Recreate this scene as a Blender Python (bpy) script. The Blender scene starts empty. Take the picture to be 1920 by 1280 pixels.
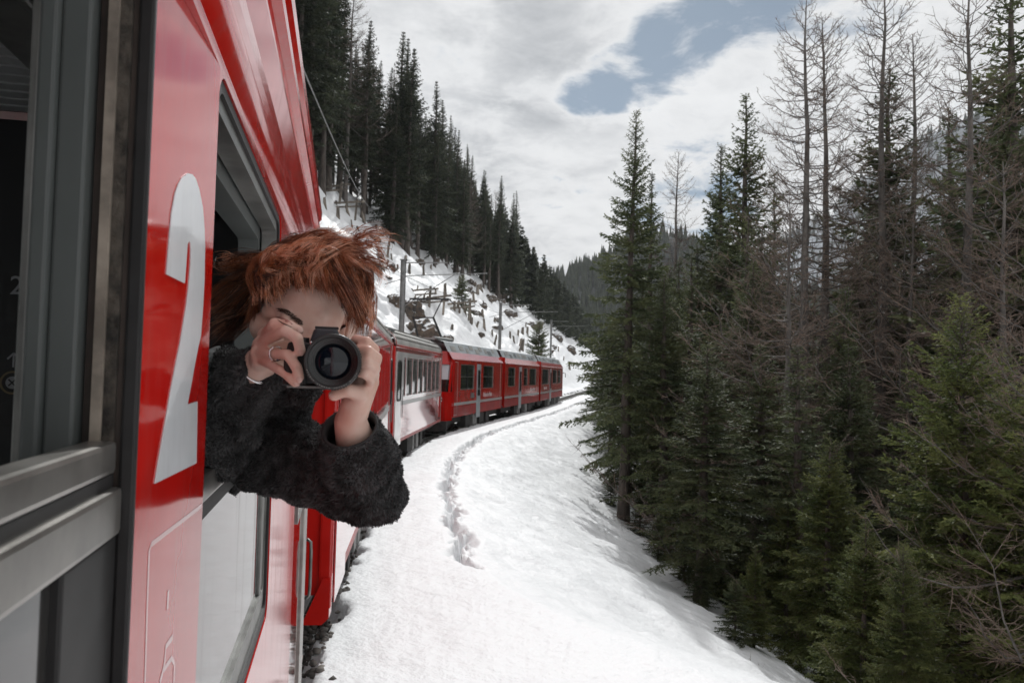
import bpy, bmesh, math, random
import numpy as np
from mathutils import Vector, Matrix
from mathutils.bvhtree import BVHTree

PI = math.pi
rad = math.radians
S = bpy.context.scene
COL = S.collection

# ---------------------------------------------------------------- camera
CAM_H = 2.5
PITCH, ROLL = rad(2.2), rad(1.5)
FPX = 1493.33
fw = Vector((0, math.cos(PITCH), math.sin(PITCH)))
up0 = Vector((0, -math.sin(PITCH), math.cos(PITCH)))
rt0 = Vector((1, 0, 0))
rt = rt0 * math.cos(ROLL) + up0 * math.sin(ROLL)
up = up0 * math.cos(ROLL) - rt0 * math.sin(ROLL)
CAM = Vector((0, 0, CAM_H))
cd = bpy.data.cameras.new('camera')
cd.sensor_width = 36.0
cd.lens = 28.0
cd.clip_start = 0.02
cd.clip_end = 12000
cd.dof.use_dof = True
cd.dof.focus_distance = 2.2
cd.dof.aperture_fstop = 11
cam = bpy.data.objects.new('camera', cd)
COL.objects.link(cam)
mw = Matrix((rt, up, -fw)).transposed().to_4x4()
mw.translation = CAM
cam.matrix_world = mw
S.camera = cam


def raydir(px, py):
    """direction of a photograph pixel (1920x1280), unit depth along the view axis"""
    return fw + rt * ((px - 960) / FPX) + up * ((640 - py) / FPX)


def V(px, py, Z):
    return CAM + raydir(px, py) * Z


# ---------------------------------------------------------------- light
SUN_AZ, SUN_EL = rad(4.0), rad(41.0)
S.view_settings.view_transform = 'Standard'
S.view_settings.look = 'None'
S.view_settings.gamma = 1.0
S.view_settings.exposure = 0.0
S.view_settings.use_curve_mapping = False
world = bpy.data.worlds.new('World')
S.world = world
world.use_nodes = True
sl = bpy.data.lights.new('sun', 'SUN')
sl.energy = 2.6
sl.angle = rad(0.6)
sl.color = (0.99, 1.0, 0.985)
so = bpy.data.objects.new('sun', sl)
COL.objects.link(so)
sdir = Vector((math.sin(SUN_AZ) * math.cos(SUN_EL), math.cos(SUN_AZ) * math.cos(SUN_EL), math.sin(SUN_EL)))
so.rotation_euler = sdir.to_track_quat('Z', 'Y').to_euler()
so.location = (0, 0, 60)


class NT:
    """small helper to write node trees"""
    def __init__(s, tree):
        s.t = tree

    def n(s, typ, **kw):
        nd = s.t.nodes.new(typ)
        for k, v in kw.items():
            if k == 'ins':
                for a, b in v.items():
                    s.put(nd.inputs[a], b)
            else:
                setattr(nd, k, v)
        return nd

    def put(s, sock, b):
        if isinstance(b, bpy.types.NodeSocket):
            s.t.links.new(b, sock)
        else:
            sock.default_value = b

    def math(s, op, a, b=None, c=None, clamp=False):
        nd = s.n('ShaderNodeMath', operation=op, use_clamp=clamp)
        s.put(nd.inputs[0], a)
        if b is not None:
            s.put(nd.inputs[1], b)
        if c is not None:
            s.put(nd.inputs[2], c)
        return nd.outputs[0]

    def vmath(s, op, a, b=None, out=0):
        nd = s.n('ShaderNodeVectorMath', operation=op)
        s.put(nd.inputs[0], a)
        if b is not None:
            s.put(nd.inputs[1], b)
        return nd.outputs[out]

    def smooth(s, x, a, b, lo=0.0, hi=1.0):
        nd = s.n('ShaderNodeMapRange', interpolation_type='SMOOTHSTEP')
        s.put(nd.inputs['Value'], x)
        nd.inputs['From Min'].default_value = a
        nd.inputs['From Max'].default_value = b
        nd.inputs['To Min'].default_value = lo
        nd.inputs['To Max'].default_value = hi
        return nd.outputs['Result']

    def noise(s, vec, scale, detail=6.0, rough=0.55, dist=0.0, out='Fac', dim='3D'):
        nd = s.n('ShaderNodeTexNoise', noise_dimensions=dim)
        if vec is not None:
            s.put(nd.inputs['Vector'], vec)
        nd.inputs['Scale'].default_value = scale
        nd.inputs['Detail'].default_value = detail
        nd.inputs['Roughness'].default_value = rough
        nd.inputs['Distortion'].default_value = dist
        return nd.outputs[out]

    def mix(s, f, a, b):
        nd = s.n('ShaderNodeMix', data_type='RGBA')
        s.put(nd.inputs[0], f)
        s.put(nd.inputs[6], a)
        s.put(nd.inputs[7], b)
        return nd.outputs[2]


def c4(c):
    return (c[0], c[1], c[2], 1.0)


def build_sky():
    t = world.node_tree
    t.nodes.clear()
    N = NT(t)
    out = N.n('ShaderNodeOutputWorld')
    sky = N.n('ShaderNodeTexSky', sky_type='NISHITA', sun_disc=False, sun_elevation=SUN_EL,
              sun_rotation=SUN_AZ, altitude=1500.0, air_density=1.0, dust_density=1.4)
    hs = N.n('ShaderNodeHueSaturation')
    hs.inputs['Saturation'].default_value = 0.85
    t.links.new(sky.outputs[0], hs.inputs['Color'])
    skyc = N.vmath('MULTIPLY', hs.outputs[0], (0.56, 0.74, 0.82))
    bs = N.n('ShaderNodeBackground', ins={'Color': skyc, 'Strength': 0.055})
    d = N.vmath('NORMALIZE', N.n('ShaderNodeTexCoord').outputs['Generated'])
    sep = N.n('ShaderNodeSeparateXYZ')
    t.links.new(d, sep.inputs[0])
    z = N.math('MAXIMUM', sep.outputs['Z'], 0.0)
    k = N.math('DIVIDE', 1.0, N.math('ADD', z, 0.22))
    comb = N.n('ShaderNodeCombineXYZ')
    N.put(comb.inputs[0], N.math('MULTIPLY', sep.outputs['X'], k))
    N.put(comb.inputs[1], N.math('MULTIPLY', sep.outputs['Y'], k))
    N.put(comb.inputs[2], N.math('MULTIPLY', z, 1.4))
    uv = comb.outputs[0]
    n1 = N.noise(uv, 2.6, 10.0, 0.58, 0.3)
    n2 = N.noise(N.vmath('ADD', uv, (3.7, 1.2, 0.4)), 2.3, 8.0, 0.58, 0.4)
    n3 = N.noise(N.vmath('ADD', uv, (8.1, 5.3, 2.0)), 6.5, 8.0, 0.62, 0.3)
    n4 = N.noise(N.vmath('ADD', uv, (1.1, 9.3, 4.0)), 3.6, 10.0, 0.6, 0.6)

    def lobe(px, py, r):
        v = raydir(px, py).normalized()
        dt = N.vmath('DOT_PRODUCT', d, tuple(v), out=1)
        return N.smooth(dt, math.cos(rad(r)), math.cos(rad(r * 0.15)))
    hole = None
    for px, py, r, w in ((1180, 120, 3.8, 0.25), (1285, 80, 4.2, 0.24), (1390, 10, 4.6, 0.22), (1110, 180, 3.0, 0.26),
                         (1290, 350, 5.5, 0.15), (1560, -90, 8.0, 0.2)):
        l = N.math('MULTIPLY', lobe(px, py, r), w)
        hole = l if hole is None else N.math('ADD', hole, l)
    fac = N.math('SUBTRACT', N.math('ADD', n1, 0.10), hole)
    fac = N.math('ADD', fac, N.math('MULTIPLY', N.math('SUBTRACT', n3, 0.5), 0.85))
    cover = N.smooth(fac, 0.24, 0.50)
    dark = None
    for px, py, r, w in ((930, 30, 13, 0.30), (1040, 20, 8.0, 0.16), (1000, 430, 12, 0.20), (1450, 300, 10, 0.15)):
        l = N.math('MULTIPLY', lobe(px, py, r), w)
        dark = l if dark is None else N.math('ADD', dark, l)
    thick = N.math('ADD', N.math('MULTIPLY', N.smooth(n2, 0.38, 0.70), 0.36), dark)
    thick = N.math('ADD', thick, N.math('MULTIPLY', N.math('SUBTRACT', n3, 0.5), 1.5))
    thick = N.math('ADD', thick, N.math('MULTIPLY', N.math('SUBTRACT', n4, 0.5), 1.1))
    edge = N.smooth(fac, 0.30, 0.72)
    thick = N.math('MULTIPLY', N.smooth(N.math('MULTIPLY', thick, edge), -0.25, 1.75), 1.0)
    ccol = N.mix(thick, (1.0, 1.0, 1.0, 1), (0.22, 0.24, 0.27, 1))
    bc = N.n('ShaderNodeBackground', ins={'Color': ccol, 'Strength': 0.88})
    mx = N.n('ShaderNodeMixShader')
    N.put(mx.inputs[0], cover)
    t.links.new(bs.outputs[0], mx.inputs[1])
    t.links.new(bc.outputs[0], mx.inputs[2])
    t.links.new(mx.outputs[0], out.inputs[0])


build_sky()

# ---------------------------------------------------------------- materials


def mat(name, col, rough=0.5, metal=0.0, coat=0.0, var=None, bump=None, spec=0.5, rvar=0.0, col2=None, sheen=0.0, obj_rand=0.0,
        trans=0.0, stretch=None):
    """principled material; var=(scale, amount[, detail]) breaks the colour up, bump=(scale, strength, distance)"""
    m = bpy.data.materials.new(name)
    m.use_nodes = True
    t = m.node_tree
    N = NT(t)
    b = t.nodes['Principled BSDF']
    b.inputs['Base Color'].default_value = c4(col)
    b.inputs['Roughness'].default_value = rough
    b.inputs['Metallic'].default_value = metal
    b.inputs['Coat Weight'].default_value = coat
    b.inputs['Coat Roughness'].default_value = 0.04
    b.inputs['Specular IOR Level'].default_value = spec
    b.inputs['Sheen Weight'].default_value = sheen
    co = N.n('ShaderNodeTexCoord').outputs['Object']
    if stretch:
        co = N.vmath('MULTIPLY', co, stretch)
    csock = None
    if var:
        n = N.noise(co, var[0], var[2] if len(var) > 2 else 5.0, 0.6)
        if col2 is None:
            lo = tuple(c * (1 - var[1]) for c in col)
            hi = tuple(min(1, c * (1 + var[1])) for c in col)
        else:
            lo, hi = col, col2
        csock = N.mix(N.smooth(n, 0.32, 0.68), c4(lo), c4(hi))
        if rvar:
            N.put(b.inputs['Roughness'], N.math('ADD', N.math('MULTIPLY', n, rvar), rough - rvar * 0.5, clamp=True))
    if obj_rand:
        r = N.n('ShaderNodeObjectInfo').outputs['Random']
        f = N.math('ADD', N.math('MULTIPLY', r, 2 * obj_rand), 1 - obj_rand)
        src = csock if csock is not None else N.n('ShaderNodeRGB')
        if csock is None:
            src.outputs[0].default_value = c4(col)
            src = src.outputs[0]
        csock = N.vmath('MULTIPLY', src, f)
    if csock is not None:
        N.put(b.inputs['Base Color'], csock)
    if bump:
        h = N.noise(co, bump[0], 6.0, 0.6)
        bn = N.n('ShaderNodeBump', ins={'Height': h, 'Strength': bump[1]})
        bn.inputs['Distance'].default_value = bump[2] if len(bump) > 2 else 0.01
        t.links.new(bn.outputs[0], b.inputs['Normal'])
    if trans:
        o = t.nodes['Material Output']
        tr = N.n('ShaderNodeBsdfTranslucent')
        if csock is not None:
            N.put(tr.inputs['Color'], csock)
        else:
            tr.inputs['Color'].default_value = c4(col)
        mx = N.n('ShaderNodeMixShader')
        mx.inputs[0].default_value = trans
        t.links.new(b.outputs[0], mx.inputs[1])
        t.links.new(tr.outputs[0], mx.inputs[2])
        t.links.new(mx.outputs[0], o.inputs[0])
    return m


def snow_material():
    m = bpy.data.materials.new('snow')
    m.use_nodes = True
    t = m.node_tree
    N = NT(t)
    b = t.nodes['Principled BSDF']
    co = N.n('ShaderNodeTexCoord').outputs['Object']
    mp = N.n('ShaderNodeMapping')
    t.links.new(co, mp.inputs[0])
    mp.inputs['Rotation'].default_value = (0.62, 0.48, 0.83)
    co = mp.outputs[0]
    n = N.noise(co, 0.35, 6, 0.6)
    fine = N.noise(co, 9.0, 6, 0.65)
    # old snow: faint dirt specks
    sp = N.smooth(N.noise(co, 3.1, 8, 0.75), 0.66, 0.74)
    c = N.mix(n, (0.78, 0.79, 0.805, 1), (0.835, 0.84, 0.85, 1))
    c = N.mix(N.math('MULTIPLY', sp, 0.30), c, (0.34, 0.30, 0.26, 1))
    N.put(b.inputs['Base Color'], c)
    b.inputs['Roughness'].default_value = 0.55
    b.inputs['Specular IOR Level'].default_value = 0.3
    h = N.math('ADD', N.math('MULTIPLY', fine, 0.018), N.math('MULTIPLY', N.noise(co, 2.2, 5, 0.6), 0.10))
    h = N.math('ADD', h, N.math('MULTIPLY', N.noise(co, 38.0, 3, 0.6), 0.0022))
    bn = N.n('ShaderNodeBump', ins={'Height': h, 'Strength': 0.75})
    bn.inputs['Distance'].default_value = 1.0
    t.links.new(bn.outputs[0], b.inputs['Normal'])
    return m


def rock_material():
    """rock and turf with snow lying on what faces up"""
    m = mat('rock', (0.16, 0.12, 0.09), 0.9, var=(2.5, 0.5), bump=(6.0, 0.8, 0.06), col2=(0.065, 0.06, 0.055))
    t = m.node_tree
    N = NT(t)
    b = t.nodes['Principled BSDF']
    src = b.inputs['Base Color'].links[0].from_socket
    g = N.n('ShaderNodeNewGeometry')
    sp = N.n('ShaderNodeSeparateXYZ')
    t.links.new(g.outputs['Normal'], sp.inputs[0])
    co = N.n('ShaderNodeTexCoord').outputs['Object']
    f = N.math('ADD', sp.outputs['Z'], N.math('MULTIPLY', N.math('SUBTRACT', N.noise(co, 3.0, 5, 0.6), 0.5), 0.7))
    N.put(b.inputs['Base Color'], N.mix(N.smooth(f, 0.62, 0.78), src, (0.84, 0.85, 0.87, 1)))
    return m


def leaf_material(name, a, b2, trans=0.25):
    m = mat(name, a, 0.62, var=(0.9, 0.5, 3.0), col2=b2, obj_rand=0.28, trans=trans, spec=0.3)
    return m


MT = {
    'snow': snow_material(),
    'rock': rock_material(),
    'red': mat('red_paint', (0.50, 0.009, 0.006), 0.09, coat=0.1, spec=0.5, var=(3.0, 0.10), bump=(1.6, 0.05, 0.01), rvar=0.05),
    'red_far': mat('red_paint_dusty', (0.50, 0.014, 0.010), 0.14, coat=0.3, spec=0.5, var=(2.0, 0.12), bump=(0.9, 0.06, 0.02)),
    'red_gloss': mat('red_gloss_paint', (0.48, 0.012, 0.012), 0.05, coat=1.0, spec=0.9, var=(2.0, 0.1), bump=(1.2, 0.05, 0.01)),
    'pale_band': mat('snow_glare', (0.78, 0.74, 0.73), 0.12, coat=0.8, var=(1.6, 0.12), bump=(1.2, 0.05, 0.01)),  # pale tone standing for the snow glare mirrored in a red side
    'red_dull': mat('red_paint_dull', (0.33, 0.012, 0.012), 0.45, coat=0.2, var=(2.0, 0.2)),
    'white_print': mat('white_lettering', (0.74, 0.76, 0.78), 0.3, coat=0.5, var=(9.0, 0.05)),
    'grey_print': mat('pale_grey_print', (0.52, 0.26, 0.26), 0.12, coat=0.45),
    'grey_stripe': mat('grey_stripe', (0.42, 0.42, 0.42), 0.4, coat=0.4),
    'roof_grey': mat('roof_grey', (0.30, 0.29, 0.27), 0.5, var=(1.5, 0.2), rvar=0.1),
    'roof_blue': mat('roof_blue_grey', (0.36, 0.39, 0.41), 0.45, var=(1.0, 0.15)),
    'dark_unit': mat('roof_unit', (0.12, 0.13, 0.135), 0.5),
    'clear_glass': mat('clear_glass', (0.9, 0.92, 0.92), 0.02),
    'glass': mat('dark_glass', (0.012, 0.014, 0.013), 0.03, spec=0.6, bump=(0.8, 0.02, 0.02)),
    'glass_near': mat('window_glass', (0.02, 0.021, 0.021), 0.05, spec=0.5, bump=(1.1, 0.03, 0.01)),
    'rubber': mat('rubber', (0.012, 0.011, 0.011), 0.55, var=(20, 0.3)),
    'alu': mat('aluminium', (0.33, 0.315, 0.295), 0.36, metal=0.85, var=(6.0, 0.25), rvar=0.2, bump=(30, 0.1, 0.002)),
    'alu_dark': mat('weathered_aluminium', (0.20, 0.20, 0.19), 0.42, metal=0.6, var=(7.0, 0.3), rvar=0.2),
    'frame_green': mat('grey_green_frame', (0.088, 0.097, 0.094), 0.42, var=(2.0, 0.15)),
    'tan_dirty': mat('dirty_cream_paint', (0.26, 0.22, 0.18), 0.7, var=(14.0, 0.4), bump=(60, 0.3, 0.003)),
    'black_flake': mat('flaking_black', (0.014, 0.012, 0.010), 0.8, var=(38.0, 0.5), col2=(0.09, 0.075, 0.06), bump=(70, 0.8, 0.006)),
    'brown_seal': mat('brown_seal', (0.04, 0.028, 0.022), 0.6, var=(10, 0.4)),
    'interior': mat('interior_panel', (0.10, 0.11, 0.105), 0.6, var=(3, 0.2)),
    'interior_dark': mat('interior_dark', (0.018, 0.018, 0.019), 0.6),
    'ceiling': mat('ceiling_slat', (0.50, 0.51, 0.51), 0.5),
    'sign_grey': mat('sign_print', (0.30, 0.30, 0.31), 0.5),
    'sign_gold': mat('sign_ring', (0.17, 0.12, 0.06), 0.5),
    'steel': mat('galvanised_steel', (0.23, 0.23, 0.225), 0.55, metal=0.3, var=(4, 0.25)),
    'steel_dark': mat('underframe', (0.028, 0.026, 0.025), 0.7, var=(5, 0.4)),
    'brass': mat('brass_handle', (0.26, 0.19, 0.10), 0.4, metal=0.9),
    'ballast': mat('ballast_stone', (0.075, 0.07, 0.066), 0.9, var=(7, 0.6), bump=(40, 0.5, 0.01), col2=(0.20, 0.18, 0.16)),
    'ballast_bed': mat('ballast_bed', (0.05, 0.047, 0.045), 0.95, var=(25, 0.5), bump=(30, 1.0, 0.03)),
    'sleeper': mat('sleeper', (0.06, 0.05, 0.042), 0.85, var=(8, 0.3)),
    'bark': mat('spruce_bark', (0.085, 0.07, 0.06), 0.9, var=(6, 0.4), bump=(22, 0.9, 0.02), stretch=(1, 1, 0.25)),
    'bark_larch': mat('larch_bark', (0.115, 0.103, 0.094), 0.9, var=(5, 0.4), bump=(22, 0.9, 0.02), stretch=(1, 1, 0.25)),
    'twig_larch': mat('larch_twig', (0.150, 0.108, 0.085), 0.8, var=(0.8, 0.3, 3.0), obj_rand=0.2),
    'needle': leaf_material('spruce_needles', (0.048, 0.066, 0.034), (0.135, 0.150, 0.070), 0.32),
    'needle_lit': leaf_material('sunlit_young_needles', (0.078, 0.104, 0.034), (0.19, 0.205, 0.072), 0.45),  # brighter copy of the spruce needles, sunlight put into its colour
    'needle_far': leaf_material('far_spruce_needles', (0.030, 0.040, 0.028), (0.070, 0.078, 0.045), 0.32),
    'wood': mat('weathered_wood', (0.17, 0.145, 0.12), 0.9, var=(5, 0.5), bump=(18, 0.8, 0.02), stretch=(1, 1, 0.2), obj_rand=0.3),
    'skin': mat('skin', (0.64, 0.39, 0.31), 0.42, var=(22, 0.10), col2=(0.68, 0.49, 0.41), bump=(260, 0.12, 0.0008)),
    'skin_lip': mat('eyelid_skin', (0.40, 0.20, 0.17), 0.5),
    'nail': mat('fingernail', (0.62, 0.40, 0.34), 0.25, coat=0.4),
    'hair': mat('auburn_hair', (0.20, 0.054, 0.020), 0.32, var=(70, 0.55), col2=(0.50, 0.17, 0.065), spec=0.5, trans=0.3),
    'hair_light': mat('copper_highlight_hair', (0.72, 0.28, 0.13), 0.30, var=(70, 0.5), col2=(0.95, 0.62, 0.45), spec=0.6, trans=0.3),  # pale copper strands, the hair's highlights put into their colour
    'hair_dark': mat('shaded_auburn_hair', (0.075, 0.022, 0.010), 0.45, var=(45, 0.5)),  # darker copy, shade of the gaps between locks put into the colour
    'brow': mat('eyebrow_hair', (0.055, 0.026, 0.016), 0.6),
    'fleece': mat('charcoal_fleece', (0.012, 0.0115, 0.0122), 0.95, var=(55, 0.5), bump=(120, 1.0, 0.006), sheen=0.15),
    'fleece_tuft': mat('charcoal_fleece_tuft', (0.058, 0.057, 0.058), 0.95, var=(40, 0.7), sheen=0.1),
    'cuff': mat('cuff_binding', (0.03, 0.03, 0.031), 0.85, bump=(150, 0.4, 0.002)),
    'lining': mat('jacket_lining', (0.010, 0.010, 0.011), 0.8),
    'trousers': mat('dark_trousers', (0.03, 0.03, 0.035), 0.9),
    'cam_body': mat('camera_body', (0.016, 0.016, 0.017), 0.5, bump=(400, 0.2, 0.0006)),
    'cam_hump': mat('camera_hump', (0.018, 0.021, 0.028), 0.45),
    'cam_grip': mat('camera_grip', (0.011, 0.011, 0.011), 0.7, bump=(700, 0.6, 0.001)),
    'lens': mat('lens_barrel', (0.015, 0.015, 0.015), 0.38),
    'lens_ring': mat('lens_ring', (0.03, 0.03, 0.03), 0.35),
    'lens_glass': mat('lens_glass', (0.004, 0.007, 0.013), 0.02, spec=0.5),
    'chrome': mat('silver_metal', (0.75, 0.75, 0.76), 0.2, metal=1.0),
    'strap': mat('camera_strap', (0.055, 0.053, 0.05), 0.8, var=(60, 0.3), bump=(300, 0.5, 0.001)),
    'blue_stone': mat('blue_stone', (0.05, 0.16, 0.35), 0.1, coat=1.0),
    'orange': mat('orange_print', (0.75, 0.20, 0.02), 0.4),
    'blue': mat('blue_print', (0.02, 0.06, 0.30), 0.4),
    'hill_wood': mat('wooded_floor', (0.05, 0.055, 0.05), 0.95, var=(0.02, 0.5)),
    'hill': mat('far_snow', (0.16, 0.17, 0.18), 0.9, var=(0.008, 0.3), col2=(0.46, 0.49, 0.53)),
    'cab_white': mat('cab_blind', (0.55, 0.57, 0.60), 0.4, coat=0.6),
}

def grime(key, amount, scale):
    """road dirt: vertical streaks and specks that dull the paint"""
    t = MT[key].node_tree
    N = NT(t)
    b = t.nodes['Principled BSDF']
    co = N.n('ShaderNodeTexCoord').outputs['Object']
    st = N.noise(N.vmath('MULTIPLY', co, (scale * 2, scale * 2, scale * .22)), 1.0, 7, 0.65)
    sp = N.noise(co, 55.0, 4, 0.7)
    f = N.math('ADD', N.math('MULTIPLY', N.smooth(st, 0.46, 0.78), amount), N.math('MULTIPLY', N.smooth(sp, 0.66, 0.80), amount * 0.8), clamp=True)
    src = b.inputs['Base Color'].links[0].from_socket if b.inputs['Base Color'].links else None
    col = src if src is not None else tuple(b.inputs['Base Color'].default_value)
    N.put(b.inputs['Base Color'], N.mix(f, col, (0.20, 0.165, 0.14, 1)))
    r0 = b.inputs['Roughness'].default_value
    N.put(b.inputs['Roughness'], N.math('ADD', N.math('MULTIPLY', f, 0.55), r0, clamp=True))


grime('red', 0.20, 9.0)
grime('red_far', 0.20, 3.0)
grime('white_print', 0.16, 14.0)
grime('glass_near', 0.30, 5.0)
MT['red_gloss'].node_tree.nodes['Principled BSDF'].inputs['Coat IOR'].default_value = 1.65
_b = MT['clear_glass'].node_tree.nodes['Principled BSDF']
_b.inputs['Transmission Weight'].default_value = 1.0
_b.inputs['IOR'].default_value = 1.02

# ---------------------------------------------------------------- mesh helpers


class MB:
    """collects shapes in lists and links them as one mesh object"""
    def __init__(s):
        s.v, s.f = [], []

    def add(s, vs, fs):
        o = len(s.v)
        s.v += [tuple(v) for v in vs]
        s.f += [tuple(i + o for i in f) for f in fs]
        return s

    def box(s, a, b):
        (x0, y0, z0), (x1, y1, z1) = a, b
        return s.add([(x0, y0, z0), (x1, y0, z0), (x1, y1, z0), (x0, y1, z0), (x0, y0, z1), (x1, y0, z1), (x1, y1, z1), (x0, y1, z1)],
                     [(0, 3, 2, 1), (4, 5, 6, 7), (0, 1, 5, 4), (1, 2, 6, 5), (2, 3, 7, 6), (3, 0, 4, 7)])

    def bar(s, p, q, w, h=None, upv=(0, 0, 1)):
        """box beam from p to q"""
        h = h or w
        p, q = Vector(p), Vector(q)
        d = (q - p).normalized()
        u = Vector(upv)
        if abs(d.dot(u)) > 0.98:
            u = Vector((1, 0, 0))
        x = d.cross(u).normalized()
        y = x.cross(d)
        vs = [c + x * (w / 2 * i) + y * (h / 2 * j) for c in (p, q) for i, j in ((-1, -1), (1, -1), (1, 1), (-1, 1))]
        return s.add(vs, [(3, 2, 1, 0), (4, 5, 6, 7), (0, 1, 5, 4), (1, 2, 6, 5), (2, 3, 7, 6), (3, 0, 4, 7)])

    def tube(s, pts, rs, n=8, cap=True):
        pts = [Vector(p) for p in pts]
        if not hasattr(rs, '__len__'):
            rs = [rs] * len(pts)
        vs, fs = [], []
        x = None
        for i, p in enumerate(pts):
            d = (pts[min(i + 1, len(pts) - 1)] - pts[max(i - 1, 0)]).normalized()
            if x is None:
                a = Vector((0, 0, 1)) if abs(d.z) < 0.9 else Vector((1, 0, 0))
                x = d.cross(a).normalized()
            x = (x - d * x.dot(d)).normalized()
            y = d.cross(x)
            for k in range(n):
                a = 2 * PI * k / n
                vs.append(p + (x * math.cos(a) + y * math.sin(a)) * rs[i])
        for i in range(len(pts) - 1):
            for k in range(n):
                k2 = (k + 1) % n
                fs.append((i * n + k, i * n + k2, (i + 1) * n + k2, (i + 1) * n + k))
        if cap:
            fs.append(tuple(range(n))[::-1])
            fs.append(tuple((len(pts) - 1) * n + k for k in range(n)))
        return s.add(vs, fs)

    def lathe(s, prof, n=32, axis='y'):
        """profile of (radius, position) turned about the axis"""
        vs, fs = [], []
        for r, h in prof:
            for k in range(n):
                a = 2 * PI * k / n
                c, d = r * math.cos(a), r * math.sin(a)
                vs.append((c, h, d) if axis == 'y' else (c, d, h))
        for i in range(len(prof) - 1):
            for k in range(n):
                k2 = (k + 1) % n
                fs.append((i * n + k, i * n + k2, (i + 1) * n + k2, (i + 1) * n + k))
        return s.add(vs, fs)

    def ellipsoid(s, c, r, n=24, m=14, M=None):
        vs, fs = [], []
        for i in range(m + 1):
            th = PI * i / m
            for k in range(n):
                a = 2 * PI * k / n
                p = Vector((r[0] * math.sin(th) * math.cos(a), r[1] * math.sin(th) * math.sin(a), r[2] * math.cos(th)))
                if M is not None:
                    p = M @ p
                vs.append(Vector(c) + p)
        for i in range(m):
            for k in range(n):
                k2 = (k + 1) % n
                fs.append((i * n + k, (i + 1) * n + k, (i + 1) * n + k2, i * n + k2))
        return s.add(vs, fs)

    def extrude(s, prof, y0, y1, closed=False):
        """profile of (x, z) swept along y"""
        n = len(prof)
        vs = [(x, y0, z) for x, z in prof] + [(x, y1, z) for x, z in prof]
        fs = [(i, (i + 1) % n, n + (i + 1) % n, n + i) for i in range(n if closed else n - 1)]
        if closed:
            fs += [tuple(range(n))[::-1], tuple(range(n, 2 * n))]
        return s.add(vs, fs)

    def poly(s, pts, thick_dir):
        """flat polygon with thickness"""
        n = len(pts)
        d = Vector(thick_dir)
        vs = [Vector(p) for p in pts] + [Vector(p) + d for p in pts]
        fs = [tuple(range(n)), tuple(range(n, 2 * n))[::-1]]
        fs += [(i, n + i, n + (i + 1) % n, (i + 1) % n) for i in range(n)]
        return s.add(vs, fs)

    def mesh(s, name, m, smooth=False):
        me = bpy.data.meshes.new(name)
        me.from_pydata([tuple(v) for v in s.v], [], s.f)
        if m is not None:
            me.materials.append(MT[m] if isinstance(m, str) else m)
        if smooth:
            me.polygons.foreach_set('use_smooth', [True] * len(me.polygons))
        me.update()
        return me

    def build(s, name, m, parent=None, smooth=False, bevel=0.0, seg=2, auto=False):
        o = bpy.data.objects.new(name, s.mesh(name, m, smooth))
        if bevel or auto:
            bm = bmesh.new()
            bm.from_mesh(o.data)
            bmesh.ops.recalc_face_normals(bm, faces=bm.faces)
            if bevel:
                es = [e for e in bm.edges if len(e.link_faces) == 2 and e.calc_face_angle(0) > 0.5]
                bmesh.ops.bevel(bm, geom=es, offset=bevel, segments=seg, affect='EDGES', profile=0.6, clamp_overlap=True)
            bm.to_mesh(o.data)
            bm.free()
        COL.objects.link(o)
        if parent is not None:
            o.parent = parent
        return o


def np_mesh(name, verts, tris, mats, midx=None, smooth=False):
    me = bpy.data.meshes.new(name)
    nv, nt = len(verts), len(tris)
    k = tris.shape[1]
    me.vertices.add(nv)
    me.vertices.foreach_set('co', np.ascontiguousarray(verts, dtype=np.float32).ravel())
    me.loops.add(nt * k)
    me.loops.foreach_set('vertex_index', np.ascontiguousarray(tris, dtype=np.int32).ravel())
    me.polygons.add(nt)
    me.polygons.foreach_set('loop_start', np.arange(0, nt * k, k, dtype=np.int32))
    me.polygons.foreach_set('loop_total', np.full(nt, k, dtype=np.int32))
    for m in mats:
        me.materials.append(MT[m])
    if midx is not None:
        me.polygons.foreach_set('material_index', np.ascontiguousarray(midx, dtype=np.int32))
    if smooth:
        me.polygons.foreach_set('use_smooth', np.ones(nt, dtype=bool))
    me.update(calc_edges=True)
    return me


def tag(o, label=None, cat=None, group=None, kind=None):
    for k, v in (('label', label), ('category', cat), ('group', group), ('kind', kind)):
        if v:
            o[k] = v
    return o


def link(name, me, parent=None):
    o = bpy.data.objects.new(name, me)
    COL.objects.link(o)
    if parent is not None:
        o.parent = parent
    return o


def empty(name, loc=(0, 0, 0), rz=0.0, label=None, cat=None, group=None):
    o = bpy.data.objects.new(name, None)
    o.empty_display_size = 0.1
    o.location = loc
    o.rotation_euler = (0, 0, rz)
    COL.objects.link(o)
    return tag(o, label, cat, group)


def text_mesh(name, body, size, m, parent, M, extrude=0.001, font_scale_x=1.0):
    cu = bpy.data.curves.new('lettering', 'FONT')
    cu.body = body
    cu.size = size
    cu.extrude = extrude
    cu.align_x = 'CENTER'
    cu.align_y = 'CENTER'
    cu.resolution_u = 3
    to = bpy.data.objects.new('lettering', cu)
    COL.objects.link(to)
    dg = bpy.context.evaluated_depsgraph_get()
    me = bpy.data.meshes.new_from_object(to.evaluated_get(dg))
    bpy.data.objects.remove(to)
    bpy.data.curves.remove(cu)
    me.materials.clear()
    me.materials.append(MT[m])
    me.transform(Matrix.Diagonal((font_scale_x, 1, 1, 1)))
    me.transform(M)
    me.name = name
    return link(name, me, parent)


# smooth gradient noise on arrays
def _h(ix, iy, seed):
    n = (ix.astype(np.int64) * 374761393 + iy.astype(np.int64) * 668265263 + seed * 974634777) & 0x7fffffff
    n = ((n ^ (n >> 13)) * 1274126177) & 0x7fffffff
    n = n ^ (n >> 16)
    return (n & 0xffff) / 65535.0 * 2 - 1


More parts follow.
